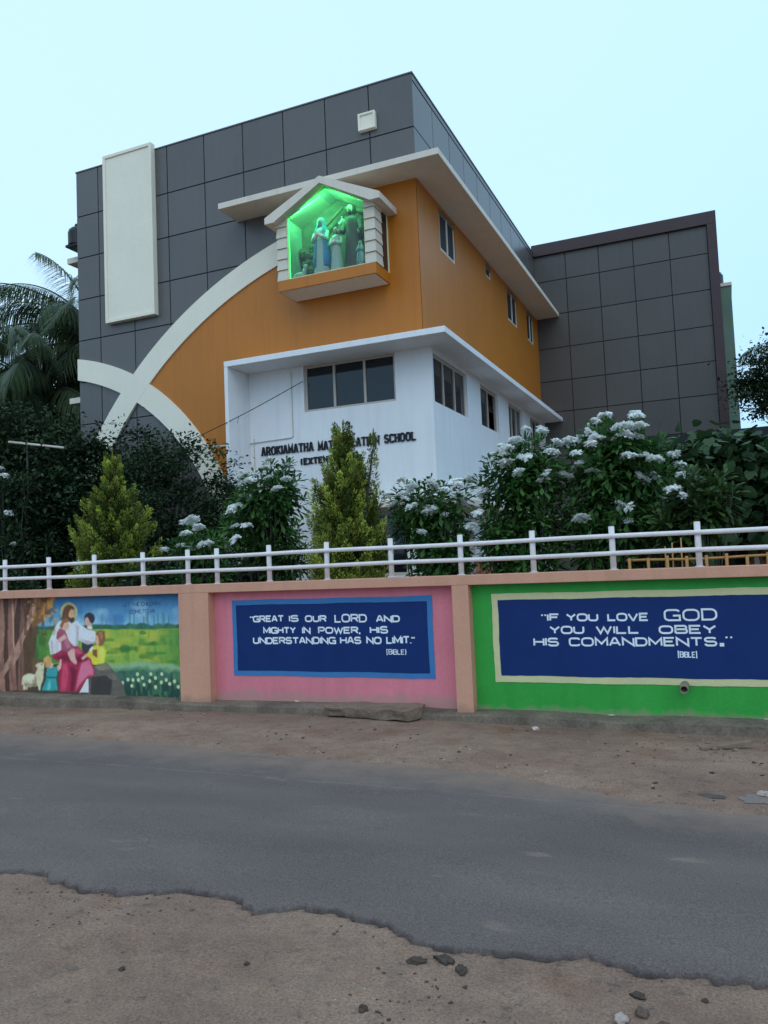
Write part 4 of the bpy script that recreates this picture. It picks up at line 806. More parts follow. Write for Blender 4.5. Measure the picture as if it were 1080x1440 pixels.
ca = mur.data.color_attributes.new('paint', 'FLOAT_COLOR', 'POINT'); ca.data.foreach_set('color', np.concatenate([LINI, np.ones((nx, nz, 1))], -1).astype(np.float32).ravel())
m, n, l, p = newmat('mural_paint'); mur.data.materials.append(m); va = n.new('ShaderNodeVertexColor'); va.layer_name = 'paint'; l.new(va.outputs['Color'], p.inputs['Base Color'])
p.inputs['Roughness'].default_value = .55; p.inputs['Specular IOR Level'].default_value = .3
mb = MB()
word(mb, 'LET THE CHILDREN', -7.47, -6.85, 1.272, .052, WB-.0035, .0085, .3, slope=.02, jit=.05); word(mb, 'COME TO ME', -7.355, -6.93, 1.180, .050, WB-.0035, .0085, .3, slope=.02, jit=.05)
build('mural_lettering', mb, MT['mutext'], mural_bay)

# ================================================================== RAILING ON THE WALL
railing = thing('guard_railing', (-4.5, 8.42, 1.54), 'white two-bar pipe railing standing along the top of the painted wall', 'railing')
px_list = [-13.1,-12.2,-11.35,-10.45,-9.558,-8.72,-7.904,-7.081,-6.366,-5.922,-5.162,-4.375,-3.553,-2.724,-1.923,-1.106,-.292,.52,1.35,2.2,3.1]
mb = MB(); mb.tube([(px_list[0], 8.42, 1.5405), (px_list[0], 8.42, 1.98)], .030, 14); mb.tube([(px_list[0], 8.42, 1.981), (px_list[0], 8.42, 1.984)], [.030, .024], 14)
mb.tube([(px_list[0], 8.42, 1.5403), (px_list[0], 8.42, 1.549)], .045, 14)
post = recentre(build('post', mb, MT['rail'], railing, True), (px_list[0], 8.42, 1.54))
for x in px_list[1:]:
    c = post.copy(); COL.objects.link(c); c.parent = railing; c.location = post.location+Vector((x-px_list[0], 0, random.uniform(-.004, .004))); c.rotation_euler = (random.uniform(-.006, .006), random.uniform(-.010, .010), random.random())
for z in (1.88, 1.706):
    mb = MB(); mb.tube([(x, 8.385, z+.004*math.sin(x*2.1+z*9)) for x in np.arange(-14, 5.1, .4)], .0235, 12); build('rail', mb, MT['rail'], railing, True)

# ================================================================== PLANTS
def frames(D, roll=None):
    """D (n,3) unit directions -> right (n,3), normal (n,3)"""
    up_ = np.tile([0, 0, 1.0], (len(D), 1)); up_[np.abs(D[:, 2]) > .95] = [0, 1, 0]
    Rt = np.cross(D, up_); Rt /= np.linalg.norm(Rt, axis=1, keepdims=True); Nm = np.cross(Rt, D)
    if roll is not None: c, s = np.cos(roll)[:, None], np.sin(roll)[:, None]; Rt, Nm = Rt*c+Nm*s, Nm*c-Rt*s
    return Rt, Nm
def leaves(P, D, L_, W, tmpl, faces, roll=None, droop=0.0):
    """tmpl (k,3): along, across, up (unit length/width); every leaf is an island of its own"""
    Rt, Nm = frames(D, roll); T = np.asarray(tmpl, float); k = len(T)
    a = T[None, :, 0, None]*L_[:, None, None]*D[:, None]; b = T[None, :, 1, None]*W[:, None, None]*Rt[:, None]; c = T[None, :, 2, None]*L_[:, None, None]*Nm[:, None]
    V = P[:, None]+a+b+c
    if droop: V[..., 2] -= droop*(T[None, :, 0]**2)*L_[:, None]
    F = (np.asarray(faces)[None]+(np.arange(len(P))*k)[:, None, None]).reshape(-1, len(faces[0])); return V.reshape(-1, 3), F
SPOON = ([(0,0,0),(.40,.12,.03),(.80,.5,.05),(1,0,0),(.80,-.5,.05),(.40,-.12,.03),(.72,0,-.01)], [(0,1,6,5),(1,2,3,6),(5,6,3,4)])
OVAL = ([(0,0,0),(.35,.5,.05),(.75,.36,.03),(1,0,-.04),(.75,-.36,.03),(.35,-.5,.05)], [(0,1,2,3),(0,3,4,5)])
DIAM = ([(0,0,0),(.5,.5,.04),(1,0,0),(.5,-.5,.04)], [(0,1,2,3)])
HEART = ([(0,0,0),(-.10,.34,.03),(.30,.56,.06),(.75,.34,.0),(1,0,-.10),(.75,-.34,.0),(.30,-.56,.06),(-.10,-.34,.03),(.4,0,-.02)], [(0,1,2,8),(8,2,3,4),(0,8,6,7),(8,4,5,6)])
def unit(v): return v/np.linalg.norm(v, axis=-1, keepdims=True)
def rdir(n, rng): return unit(rng.normal(size=(n, 3)))
# four flower-cluster meshes shared by all the plumerias
def cluster_mesh(seed):
    rng = np.random.default_rng(seed); Ps, Ds = [], []
    nfl = rng.integers(18, 25)
    for k in range(nfl):
        d = unit(np.array([rng.normal()*.9, rng.normal()*.9, abs(rng.normal())*.6+.35])); c = d*rng.uniform(.03, .092)*np.array([1.2, 1.2, .75]); f = unit(d*.75+np.array([0, -.30, .55])+rng.normal(size=3)*.25)
        Rt, Nm = frames(f[None]); ph = rng.random()*6.3
        for q in range(5):
            w = ph+q*2*math.pi/5; Ds.append(unit(Rt[0]*math.cos(w)+Nm[0]*math.sin(w)+f*.30)); Ps.append(c)
    Ps, Ds = np.array(Ps), np.array(Ds); n_ = len(Ps)
    V, F = leaves(Ps, Ds, rng.uniform(.046, .062, n_), rng.uniform(.042, .054, n_), *OVAL)
    me = bpy.data.meshes.new('flower_cluster'); me.from_pydata(V.tolist(), [], F.tolist()); me.materials.append(MT['petal']); me.update(); return me
CL = [cluster_mesh(s) for s in range(4)]
WHITE = 'white flowered frangipani shrubs behind the railing'
def plumeria(x, y, z0, blobs, ntip, nflow, label, seed, leafmat_='plum', lf=1.0, trunks=5):
    """blobs: (dx, dy, z, rx, ry, rz) ellipsoids the shoots fill"""
    rng = np.random.default_rng(seed); t = thing('frangipani_shrub', (x, y, z0), label, 'shrub', WHITE)
    B = np.array(blobs, float); wgt = B[:, 3]*B[:, 5]*B[:, 4]**.5; tips, dirs = [], []
    while len(tips) < ntip:
        b = B[rng.choice(len(B), p=wgt/wgt.sum())]; d = rdir(1, rng)[0]
        if d[2] < -.75: continue
        r = rng.uniform(.45, 1.0)**.6; p = np.array([x+b[0], y+b[1], b[2]])+d*b[3:6]*r
        tips.append(p); dirs.append(unit(d*np.array([.9, .9, .5])+np.array([0, 0, .75])+rng.normal(size=3)*.15))
    tips, dirs = np.array(tips), np.array(dirs)
    Ps, Ds, Ls, Tn = [], [], [], []
    for p, d in zip(tips, dirs):
        tn = rng.uniform(.55, 1.25)
        m_ = rng.integers(22, 32); Rt, Nm = frames(d[None]); ph = rng.random()*6.28
        for k in range(m_):
            u = k/(m_-1); w = ph+k*2.4; el = R(62-92*u+rng.normal()*9); rad = Rt[0]*math.cos(w)+Nm[0]*math.sin(w)
            Ps.append(p-d*.36*u); Tn.append(tn*(1.15-.35*u)); Ds.append(rad*math.cos(el)+d*math.sin(el)); Ls.append(rng.uniform(.16, .24)*(.7+.4*min(1, u*2.5))*lf)
    Ps, Ds, Ls = np.array(Ps), unit(np.array(Ds)), np.array(Ls); Ws = Ls*rng.uniform(.22, .30, len(Ls))
    V, F = leaves(Ps, Ds, Ls, Ws, *SPOON, roll=rng.normal(size=len(Ls))*.35, droop=.16)
    fastmesh('foliage', V, F, MT[leafmat_], t, True, tone=np.repeat(np.array(Tn), 7))
    mb = MB(); cz = B[:, 2].min()
    for k in range(min(ntip, 22)):
        p = tips[k]; a = rng.uniform(0, 6.28); root = (x+.16*math.cos(a)*rng.uniform(.2, 1.4), y+.16*math.sin(a), z0-.1)
        midp = (root[0]*.55+p[0]*.45+rng.normal()*.06, root[1]*.55+p[1]*.45, z0+(p[2]-z0)*.5)
        mb.tube([root, midp, tuple(p)], [.018, .012, .006], 5)
    build('stems', mb, MT['stem'], t, True)
    sc = tips[:, 2]*.8-(tips[:, 1]-y)*1.1+rng.normal(size=len(tips))*.45*1.1+(tips[:, 2] < 1.9)*-2; order = np.argsort(-sc)[:int(nflow*1.5)]
    for k in order:
        me = CL[rng.integers(4)]; o = bpy.data.objects.new('flower_cluster', me); COL.objects.link(o); o.parent = t
        p = tips[k]+dirs[k]*.10; o.location = Vector(p)-Vector((x, y, z0)); o.rotation_euler = (rng.normal()*.25-.2, rng.normal()*.25, rng.random()*6.28); s = rng.uniform(.62, 1.02); o.scale = (s, s, s)
    return t
plumeria(-6.45, 10.6, 0, [(0,0,2.75,.70,.5,.52), (.08,0,3.10,.42,.4,.28), (-.35,0,2.4,.55,.45,.5), (.1,0,2.05,.6,.4,.45)], 140, 16, 'bushy frangipani between the two golden conifers, in front of the start of the black lettering', 1)
plumeria(-7.10, 9.7, 0, [(0,0,2.10,.50,.4,.30), (0,0,1.7,.5,.35,.3)], 52, 7, 'low bright frangipani just right of the left golden conifer', 2, lf=.9)
plumeria(-3.80, 10.4, 0, [(0,0,2.50,.68,.5,.40), (.1,0,2.05,.55,.4,.4), (.2,0,1.65,.5,.4,.35)], 120, 14, 'frangipani right of the taller golden conifer, below the end of the black lettering', 3)
plumeria(-2.50, 10.4, 0, [(.0,0,2.75,.64,.5,.42), (.15,0,3.05,.40,.4,.26), (0,0,2.2,.62,.5,.5), (0,0,1.75,.6,.45,.45)], 150, 18, 'frangipani crowded with small clusters, in front of the end of the white side wall', 4)
plumeria(-1.28, 10.6, 0, [(0,0,2.85,.78,.55,.5), (.05,0,3.15,.52,.45,.28), (-.15,0,2.25,.75,.55,.5), (0,0,1.8,.75,.5,.45)], 215, 30, 'largest frangipani, its white flowers topping out against the grey wing', 5)
plumeria(-.30, 10.0, 0, [(0,0,2.32,.42,.4,.34), (.25,-.1,2.36,.22,.25,.14), (-.2,0,2.0,.4,.4,.35)], 60, 3, 'yellowing sparse frangipani with a single cluster, right of the largest one', 6, 'fern', lf=1.15)
plumeria(-12.2, 11.0, 0, [(0,0,3.1,.6,.5,.8), (.5,0,2.3,.6,.5,.6)], 80, 5, 'dark frangipani with scattered flowers at the far left end of the railing', 7, 'small')

def conifer(x, y, z0, h, prof, label, seed, leaders=((0, 0, 1.0),), npl=420):
    """prof: (height, radius) pairs of the outline; the crown is made of upswept sprays"""
    rng = np.random.default_rng(seed); t = thing('golden_conifer', (x, y, z0), label, 'conifer', 'golden conifers behind the railing')
    mb = MB(); hz = [q[0] for q in prof]; rz = [q[1] for q in prof]; A_, B_ = [[], [], []], [[], [], []]
    for lx, lz, hs in leaders: mb.tube([(x, y, z0), (x+lx*.5, y, z0+h*hs*.6), (x+lx, y, z0+h*hs*.96)], [.07, .035, .006], 7)
    lob = rng.random((12, 10))
    for k in range(npl):
        inner = k % 3 == 0; zz = rng.uniform(.2, h*.97)
        if rng.random() > (np.interp(zz, hz, rz)/max(rz))*.9+.12: zz = rng.uniform(.2, h*.75)
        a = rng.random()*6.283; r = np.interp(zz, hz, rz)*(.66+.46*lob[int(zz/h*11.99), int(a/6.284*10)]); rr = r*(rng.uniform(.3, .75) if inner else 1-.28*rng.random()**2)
        out = np.array([math.cos(a), math.sin(a), 0]); ln_ = rng.uniform(.26, .46)*(.50+.6*r/max(rz)); c = np.array([x, y, z0+zz])
        lean_ = leaders[1][0]*max(0, (zz-h*.6)/(h*.36)) if len(leaders) > 1 and rng.random() < .09 else 0
        c[0] += lean_; b0 = c+out*max(0, rr-ln_*.55)-np.array([0, 0, ln_*.45]); m_ = 150; s = rng.random(m_)**.8; ln_ *= .85
        P = b0+out*(ln_*.75*s)[:, None]+np.array([0, 0, 1.])*(ln_*(.25*s+.75*s**1.7))[:, None]
        tg = unit(out*.75+np.array([0, 0, 1.])*(.25+1.27*s[:, None]**.7)); wd = .060*np.sin(np.pi*np.clip(s*.82+.14, 0, 1))*(.7+.5*r/max(rz)); off = rdir(m_, rng)*wd[:, None]
        D = unit(tg+unit(off+1e-6)*.75); L_ = rng.uniform(.022, .048, m_); V, F = leaves(P+off, D, L_, L_*.40, *DIAM, roll=rng.random(m_)*3.1)
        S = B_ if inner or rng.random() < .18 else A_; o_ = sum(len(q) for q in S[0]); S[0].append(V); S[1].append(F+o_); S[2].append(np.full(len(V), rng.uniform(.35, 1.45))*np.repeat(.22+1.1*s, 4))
    for lx, lz, hs in leaders:           # the bare tip shoots
        m_ = 150; s = rng.random(m_); P = np.array([x+lx, y, z0+h*hs-.32])+np.array([0, 0, .32])*s[:, None]+rdir(m_, rng)*(.045*(1-s))[:, None]; D = unit(rdir(m_, rng)*.6+np.array([0, 0, 1.])); L_ = rng.uniform(.025, .05, m_)
        V, F = leaves(P, D, L_, L_*.34, *DIAM); o_ = sum(len(q) for q in A_[0]); A_[0].append(V); A_[1].append(F+o_); A_[2].append(np.full(len(V), .9))
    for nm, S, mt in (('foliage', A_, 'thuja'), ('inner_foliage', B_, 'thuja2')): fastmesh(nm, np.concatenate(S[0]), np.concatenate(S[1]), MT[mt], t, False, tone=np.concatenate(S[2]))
    build('trunk', mb, MT['bark'], t, True)
conifer(-9.25, 10.3, 0, 3.74, [(0,.62),(1.0,.74),(1.9,.74),(2.3,.67),(2.75,.47),(3.1,.28),(3.45,.12),(3.74,.02)], 'broad golden conifer behind the painted scene, left of the shrubs', 11, npl=800)
conifer(-4.86, 10.0, 0, 3.70, [(0,.45),(1.0,.55),(1.8,.55),(2.5,.46),(2.95,.36),(3.2,.22),(3.38,.10),(3.7,.02)], 'taller slim golden conifer with a double tip, standing in front of the black lettering', 12, ((0, 0, 1.0), (.46, 0, .955)), npl=980)

def clump_tree(name, x, y, z0, blobs, ncl, per, leaf, lsz, label, cat, seed, mat, trunk_h=1.5, group=None, hang=0.0, tmpl=OVAL, spread=.22, fill=.35, wr=(.4, .6)):
    rng = np.random.default_rng(seed); t = thing(name, (x, y, z0), label, cat, group); B = np.array(blobs, float); wgt = B[:, 3]*B[:, 4]*B[:, 5]
    Cs = []
    for k in range(ncl):
        b = B[rng.choice(len(B), p=wgt/wgt.sum())]; d = rdir(1, rng)[0]; r = rng.uniform(fill, 1.0)**.5*rng.uniform(.85, 1.08)
        Cs.append(np.array([x+b[0], y+b[1], b[2]])+d*b[3:6]*r)
    Cs = np.array(Cs); sz = rng.uniform(.6, 1.4, ncl)*spread
    P = np.repeat(Cs, per, 0)+rng.normal(size=(ncl*per, 3))*np.repeat(sz, per)[:, None]*np.array([1.1, 1.1, .65]); P[:, 2] = np.maximum(P[:, 2], z0+.05)
    D = rdir(len(P), rng); D[:, 2] = D[:, 2]*.6-hang; D = unit(D); L_ = rng.uniform(.7, 1.25, len(P))*lsz
    V, F = leaves(P, D, L_, L_*rng.uniform(wr[0], wr[1], len(P)), *tmpl, roll=rng.normal(size=len(P))*.5)
    fastmesh('crown', V, F, MT[mat], t, True, tone=np.repeat(rng.uniform(.5, 1.3, ncl), per*len(tmpl[0])))
    mb = MB(); mb.tube([(x, y, z0-.1), (x+.05, y, z0+trunk_h*.6), (x, y, z0+trunk_h)], [.14, .11, .09], 8)
    for k in range(min(26, ncl)):
        c = Cs[rng.integers(ncl)]; q = (x*.5+c[0]*.5+rng.normal()*.1, y*.5+c[1]*.5, (z0+trunk_h)*.5+c[2]*.5+.1)
        mb.tube([(x, y, z0+trunk_h*rng.uniform(.7, 1)), q, tuple(c)], [.05, .03, .01], 5)
    build('trunk', mb, MT['bark'], t, True); return t
DARK = 'dark leafy trees left of the school'
clump_tree('leafy_tree', -10.3, 13.0, 0, [(0,0,3.2,1.5,1.0,1.3), (-.9,0,4.25,.9,.7,.55), (1.2,-.1,2.9,1.0,.8,.7), (-1.4,0,3.3,1.2,.9,1.0), (.6,0,1.5,1.6,.9,1.0), (-.9,0,1.3,1.6,.9,1.1)], 330, 110, 'small', .088, 'lacy dark tree whose branch tips cross the foot of the cream arches', 'tree', 21, 'small', 2.0, DARK, hang=.25, spread=.17)
clump_tree('leafy_tree', -13.0, 12.4, 0, [(0,0,3.6,1.5,1.1,1.5), (-.8,0,4.6,1.0,.9,.8), (.9,0,2.4,1.3,1.0,1.4), (-.8,0,1.6,1.5,1,1.4)], 330, 120, 'small', .11, 'dense dark tree at the left edge, below the coconut palm', 'tree', 22, 'small', 2.2, DARK, hang=.2, spread=.22)
clump_tree('leafy_tree', -15.8, 13.4, 0, [(0,0,3.8,1.6,1.2,1.9), (0,0,1.8,1.7,1.2,1.6)], 240, 90, 'small', .11, 'dark tree mostly outside the left edge, behind the tube light', 'tree', 23, 'small', 2.2, DARK, hang=.2, spread=.26)
clump_tree('leafy_tree', -17.5, 17.0, 0, [(0,0,4.2,2.3,1.4,2.0), (1.4,0,5.3,1.2,1.0,.9)], 230, 90, 'small', .13, 'farther dark tree under the palm fronds beside the grey wall', 'tree', 24, 'small', 2.2, DARK, hang=.2, spread=.28)
HEDGE = 'dark hedge bushes behind the railing'
for i, (x, y, rx_, rz_, lab) in enumerate([(-11.4, 9.7, 1.1, 1.0, 'low dark bush left of the broad golden conifer'), (-9.1, 11.4, 1.2, 1.1, 'dark bush behind the broad golden conifer'), (-8.2, 10.0, .55, .95, 'dark bush between the broad conifer and the low frangipani'), (-13.6, 9.9, 1.2, 1.1, 'low dark bush at the left end of the railing'), (-7.6, 12.0, .8, 1.0, 'dark bush behind the low bright frangipani')]):
    clump_tree('dark_bush', x, y, 0, [(0,0,rz_*.95,rx_,.6,rz_)], 130, 95, 'small', .085, lab, 'bush', 30+i, 'small', .6, HEDGE, hang=.1, spread=.18)
clump_tree('broad_leaved_bush', -.05, 12.2, 0, [(-.05,0,2.68,.80,.7,.55), (.6,0,2.42,.7,.6,.58), (-.75,0,2.55,.55,.5,.5), (1.3,0,2.4,.7,.6,.6), (-.1,0,2.15,.8,.6,.45), (-.1,0,2.85,.7,.6,.42)], 230, 30, 'broad', .155, 'big-leaved dark green bush right of the frangipanis, under the shed roof', 'bush', 41, 'broad', 1.8, None, hang=.45, tmpl=HEART, spread=.20, fill=.55, wr=(.75, .95))
clump_tree('leafy_tree', 1.45, 22, 0, [(0,0,5.7,1.0,.9,.75), (.9,0,6.2,1.0,.9,.9), (-.6,0,5.65,.55,.5,.3)], 110, 170, 'small', .10, 'round dark tree at the right edge beside the maroon wing border', 'tree', 42, 'small', 4.6, None, hang=.1, spread=.26)
clump_tree('leafy_tree', 5.0, 60, 0, [(0,0,6.0,7.0,2.0,2.4), (-4.5,0,5.2,3.0,2,1.6)], 120, 60, 'small', .55, 'far hazy tree line glimpsed under the round dark tree at right', 'tree', 43, 'broad', 4, None, spread=.9)

# coconut palms: five frond meshes shared, each frond a part
def frond_mesh(el, L0, seed, droop=1.0):
    rng = np.random.default_rng(seed); n_ = 26; pts = []; p = np.zeros(3); a = R(el)
    for i in range(n_+1):
        pts.append(p.copy()); p = p+np.array([math.cos(a), 0, math.sin(a)])*L0/n_; a -= R(droop*(2.2+3.2*i/n_))
    pts = np.array(pts); V = []; F = []
    mb = MB(); mb.tube([tuple(q) for q in pts], list(np.linspace(.045, .008, n_+1)), 5)
    nl = 120; s = np.linspace(.14, .995, nl); ip = np.stack([np.interp(s*n_, np.arange(n_+1), pts[:, k]) for k in range(3)], 1); tg = unit(np.gradient(ip, axis=0))
    Ps, Ds, Ls = [], [], []
    for q, tq, u in zip(ip, tg, s):
        for sd_ in (-1, 1):
            side = np.array([0, sd_, 0.]); d = unit(tq*(.55+.5*u)+side*rng.uniform(.7, .95)+np.array([0, 0, -.35-rng.random()*.5])); Ps.append(q); Ds.append(d); Ls.append((.30+.62*math.sin(math.pi*min(1, u*.92+.05))**.8)*L0/4.2*rng.uniform(.85, 1.1))
    Ps, Ds, Ls = np.array(Ps), np.array(Ds), np.array(Ls)
    BL = ([(0,0,0),(.25,.5,.0),(.65,.40,-.07),(1,0,-.26),(.65,-.40,-.07),(.25,-.5,.0)], [(0,1,4,5),(1,2,3,4)])
    BL = ([(0,0,0),(.30,.5,-.01),(.70,.36,-.09),(1,0,-.28),(.70,-.36,-.09),(.30,-.5,-.01)], [(0,1,4,5),(1,2,3,4)])
    V, F = leaves(Ps, Ds, Ls, np.full(len(Ls), .034), *BL, droop=.30)
    v = mb.v+V.tolist(); o = len(mb.v); f = mb.f+[tuple(int(i)+o for i in q) for q in F]
    me = bpy.data.meshes.new('frond'); me.from_pydata(v, [], f); me.materials.append(MT['frond']); me.update(); return me
FR = [frond_mesh(el, L, i, dr) for i, (el, L, dr) in enumerate([(72, 4.2, .9), (52, 4.6, 1.0), (34, 4.6, 1.05), (12, 4.4, 1.1), (-12, 4.0, 1.0)])]
def palm(x, y, h, nfr, label, seed, scale=1.0):
    rng = np.random.default_rng(seed); t = thing('coconut_palm', (x, y, 0), label, 'palm', 'coconut palms beyond the school')
    mb = MB(); mb.tube([(x, y, -.1), (x+.2, y, h*.5), (x+.05, y, h)], [.22, .16, .13], 10); build('trunk', mb, MT['bark'], t, True)
    for k in range(nfr):
        u = k/nfr; o = bpy.data.objects.new('frond', FR[min(4, int(u*5+rng.random()*.5))]); COL.objects.link(o); o.parent = t
        o.location = (.05, 0, h-.15*u); o.rotation_euler = (rng.normal()*.12, rng.normal()*.08, k*2.399+rng.normal()*.2); s = scale*rng.uniform(.85, 1.1); o.scale = (s, s, s)
palm(-18.9, 20.5, 9.4, 46, 'taller coconut palm fanning out at the left edge of the grey cladding', 1, .98)
palm(-18.4, 17.6, 7.1, 42, 'lower coconut palm drooping over the dark trees at the left edge', 2, .92)
palm(2.9, 25, 6.8, 16, 'coconut palm half out of frame at the right edge', 3, .55)

# ================================================================== THINGS INSIDE THE COMPOUND
shed = thing('open_shed', (1.6, 16, 0), 'open shed with a flat black roof in deep shade behind the broad-leaved bush', 'shed')
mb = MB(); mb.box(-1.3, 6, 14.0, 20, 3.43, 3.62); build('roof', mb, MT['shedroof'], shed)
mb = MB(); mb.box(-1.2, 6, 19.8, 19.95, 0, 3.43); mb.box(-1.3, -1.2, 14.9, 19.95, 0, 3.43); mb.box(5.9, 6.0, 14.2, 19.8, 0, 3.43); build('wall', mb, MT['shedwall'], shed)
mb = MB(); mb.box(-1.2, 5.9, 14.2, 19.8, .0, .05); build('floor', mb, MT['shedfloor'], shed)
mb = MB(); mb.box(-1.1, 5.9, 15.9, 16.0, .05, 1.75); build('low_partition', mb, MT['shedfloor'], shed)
for x in (1.3, 3.6): mb = MB(); mb.box(x, x+.1, 14.1, 14.2, 0, 3.43); build('post', mb, MT['shedwall'], shed)
fence = thing('bamboo_fence', (.4, 9.35, 0), 'low yellowish bamboo fence with short posts just above the wall coping at right', 'fence')
Q = 9.35
mb = MB(); mb.tube([(x, Q, 1.615+.006*math.sin(x*5)) for x in np.arange(-1.08, 3.1, .2)], .015, 8); mb.tube([(x, Q+.02, 1.50) for x in np.arange(-1.08, 3.1, .4)], .015, 8); build('rail', mb, MT['bamboo'], fence, True)
pp = None
for i, x in enumerate(np.arange(-1.05, 3.0, .20)):
    if pp is None:
        mb = MB(); mb.tube([(x, Q-.03, 0), (x, Q-.02, 1.645)], .017, 8); pp = build('post', mb, MT['bamboo'], fence, True); x00 = x
    else: c = pp.copy(); COL.objects.link(c); c.parent = fence; c.location = pp.location+Vector((x-x00, 0, random.uniform(-.012, .015)))
for x, h in ((-.68, 1.76), (-.605, 1.80), (-.51, 1.845)): mb = MB(); mb.tube([(x, Q+.05, 0), (x+.01, Q+.05, h)], .008, 6); build('cane', mb, MT['bamboo'], fence, True)
st_ = thing('white_stand', (.33, 13.4, 0), 'narrow white stand with a V top in the dark shed opening at the right edge', 'stand')
mb = MB(); mb.box(.315, .385, 13.4, 13.46, 0, 1.95); mb.prism([(.25, 2.36), (.40, 2.36), (.385, 1.952), (.335, 1.952)], 13.4, 13.45); mb.box(.24, .40, 13.41, 13.44, 2.14, 2.18); build('body', mb, MT['white'], st_)
lamp = thing('tube_light', (-12.2, 11.4, 4.3), 'unlit white tube light on a thin pole among the dark trees at left', 'lamp')
mb = MB(); mb.tube([(-12.80, 11.4, 4.38), (-11.40, 11.4, 4.13)], .022, 8); build('tube', mb, MT['conduit'], lamp, True)
mb = MB(); mb.tube([(-12.35, 11.43, 0), (-12.35, 11.43, 4.36)], .02, 6); build('pole', mb, MT['stem'], lamp, True)
cab = thing('service_cable', (-8.2, 15.1, 5.6), 'thin black cable sagging from the front window to the tree at left', 'cable')
mb = MB(); A_, B_ = Vector((-8.28, 15.13, 5.72)), Vector((-11.6, 13.4, 4.0)); pts = [A_.lerp(B_, k/16)-Vector((0, 0, .10*math.sin(math.pi*k/16))) for k in range(17)]; pts[0] = A_; mb.tube(pts, .009, 5); mb.tube([pts[6], pts[6]+Vector((-.03, 0, -.14))], .006, 4); build('wire', mb, MT['cable'], cab, True)

bench = thing('pale_bench', (-3.5, 12.2, 0), 'pale low bench half hidden behind the frangipani near the pilaster between pink and green bays', 'bench')
mb = MB(); mb.box(-3.75, -2.95, 12.1, 12.5, 1.70, 1.76); build('top', mb, MT['cream'], bench, bevel=.006)
mb = MB(); mb.box(-3.68, -3.02, 12.2, 12.24, 1.45, 1.62); build('front_board', mb, MT['salmon'], bench)
for x in (-3.7, -3.08): mb = MB(); mb.box(x, x+.07, 12.15, 12.45, 0, 1.698); build('leg', mb, MT['salmon'], bench)

# ================================================================== SMALL THINGS ON THE GROUND
def gz(x, y): return float(ground_h(np.array([[x]]), np.array([[y]]))[0, 0])
def rock(name, x, y, r, label, mat, seed, flat=.6, cat='stone', group=None, elong=1.0, z=None):
    rng = np.random.default_rng(seed); bm = bmesh.new(); bmesh.ops.create_icosphere(bm, subdivisions=3, radius=1)
    k1, k2, k3 = rdir(3, rng); 
    for v in bm.verts:
        c = np.array(v.co); q = 1+.22*math.sin(3*c@k1*2+seed)+.16*math.sin(5*c@k2*2)+.07*math.sin(11*c@k3*2)
        for d in (k1, k2, -k1+k3): q = min(q, .92/max(.01, c@unit(d)) if c@unit(d) > .55 else q)
        v.co = v.co*q*r; v.co.z *= flat; v.co.x *= elong
    me = bpy.data.meshes.new(name); bm.to_mesh(me); bm.free(); me.materials.append(MT[mat]); me.polygons.foreach_set('use_smooth', [len(me.polygons) > 0]*len(me.polygons))
    o = bpy.data.objects.new(name, me); COL.objects.link(o); o.location = (x, y, (gz(x, y) if z is None else z)+r*flat*.35); o.rotation_euler = (0, 0, rng.random()*6)
    return tag(o, label, cat, group)
G = 'loose stones and lumps on the near verge'
rock('stone', -1.41, 2.88, .020, 'round dark stone at the bottom of the picture, left of centre', 'dark', 1, .75, group=G)
rock('stone', -.48, 3.13, .026, 'pale whitish stone near the bottom right', 'stonel', 2, .7, group=G)
rock('stone', -.415, 3.19, .026, 'grey stone beside the pale whitish stone near the bottom right', 'stone', 3, .7, group=G)
rock('stone', -.33, 3.13, .022, 'grey-brown stone rightmost in the little group at the bottom right', 'stone', 13, .7, group=G)
rock('tar_clod', -1.35, 3.29, .026, 'long thin dark tar clod, leftmost of three under the road edge', 'dark', 4, .45, 'clod', G, 1.5)
rock('tar_clod', -1.24, 3.335, .032, 'widest crumbly dark tar clod, middle of three under the road edge', 'dark', 5, .45, 'clod', G, 1.4)
rock('tar_clod', -1.145, 3.28, .022, 'dark tar clod, rightmost of three under the road edge', 'dark', 6, .6, 'clod', G, 1.5)
rock('stone', -.44, 3.31, .020, 'flat dark stone above the pale whitish stone at bottom right', 'dark', 7, .5, group=G, elong=1.5)
rock('stone', -.20, 3.36, .012, 'small dark stone at the right end of the near verge', 'dark', 8, .7, group=G)
rock('stone', -2.03, 3.02, .012, 'small stone on the sand below the dark road lip at left centre', 'dark', 9, .7, group=G)
rock('stone', -2.52, 2.80, .013, 'small dark stone by the reddish patch at lower left', 'dark', 10, .7, group=G)
rock('paper_scrap', -1.90, 8.02, .035, 'crumpled white paper scrap under the pilaster between the pink and green bays', 'paper', 14, .6, 'litter')
rock('stone', .10, 6.12, .045, 'pale stone on the roadside at the right edge', 'stonel', 15, .5, group='stones on the far verge')
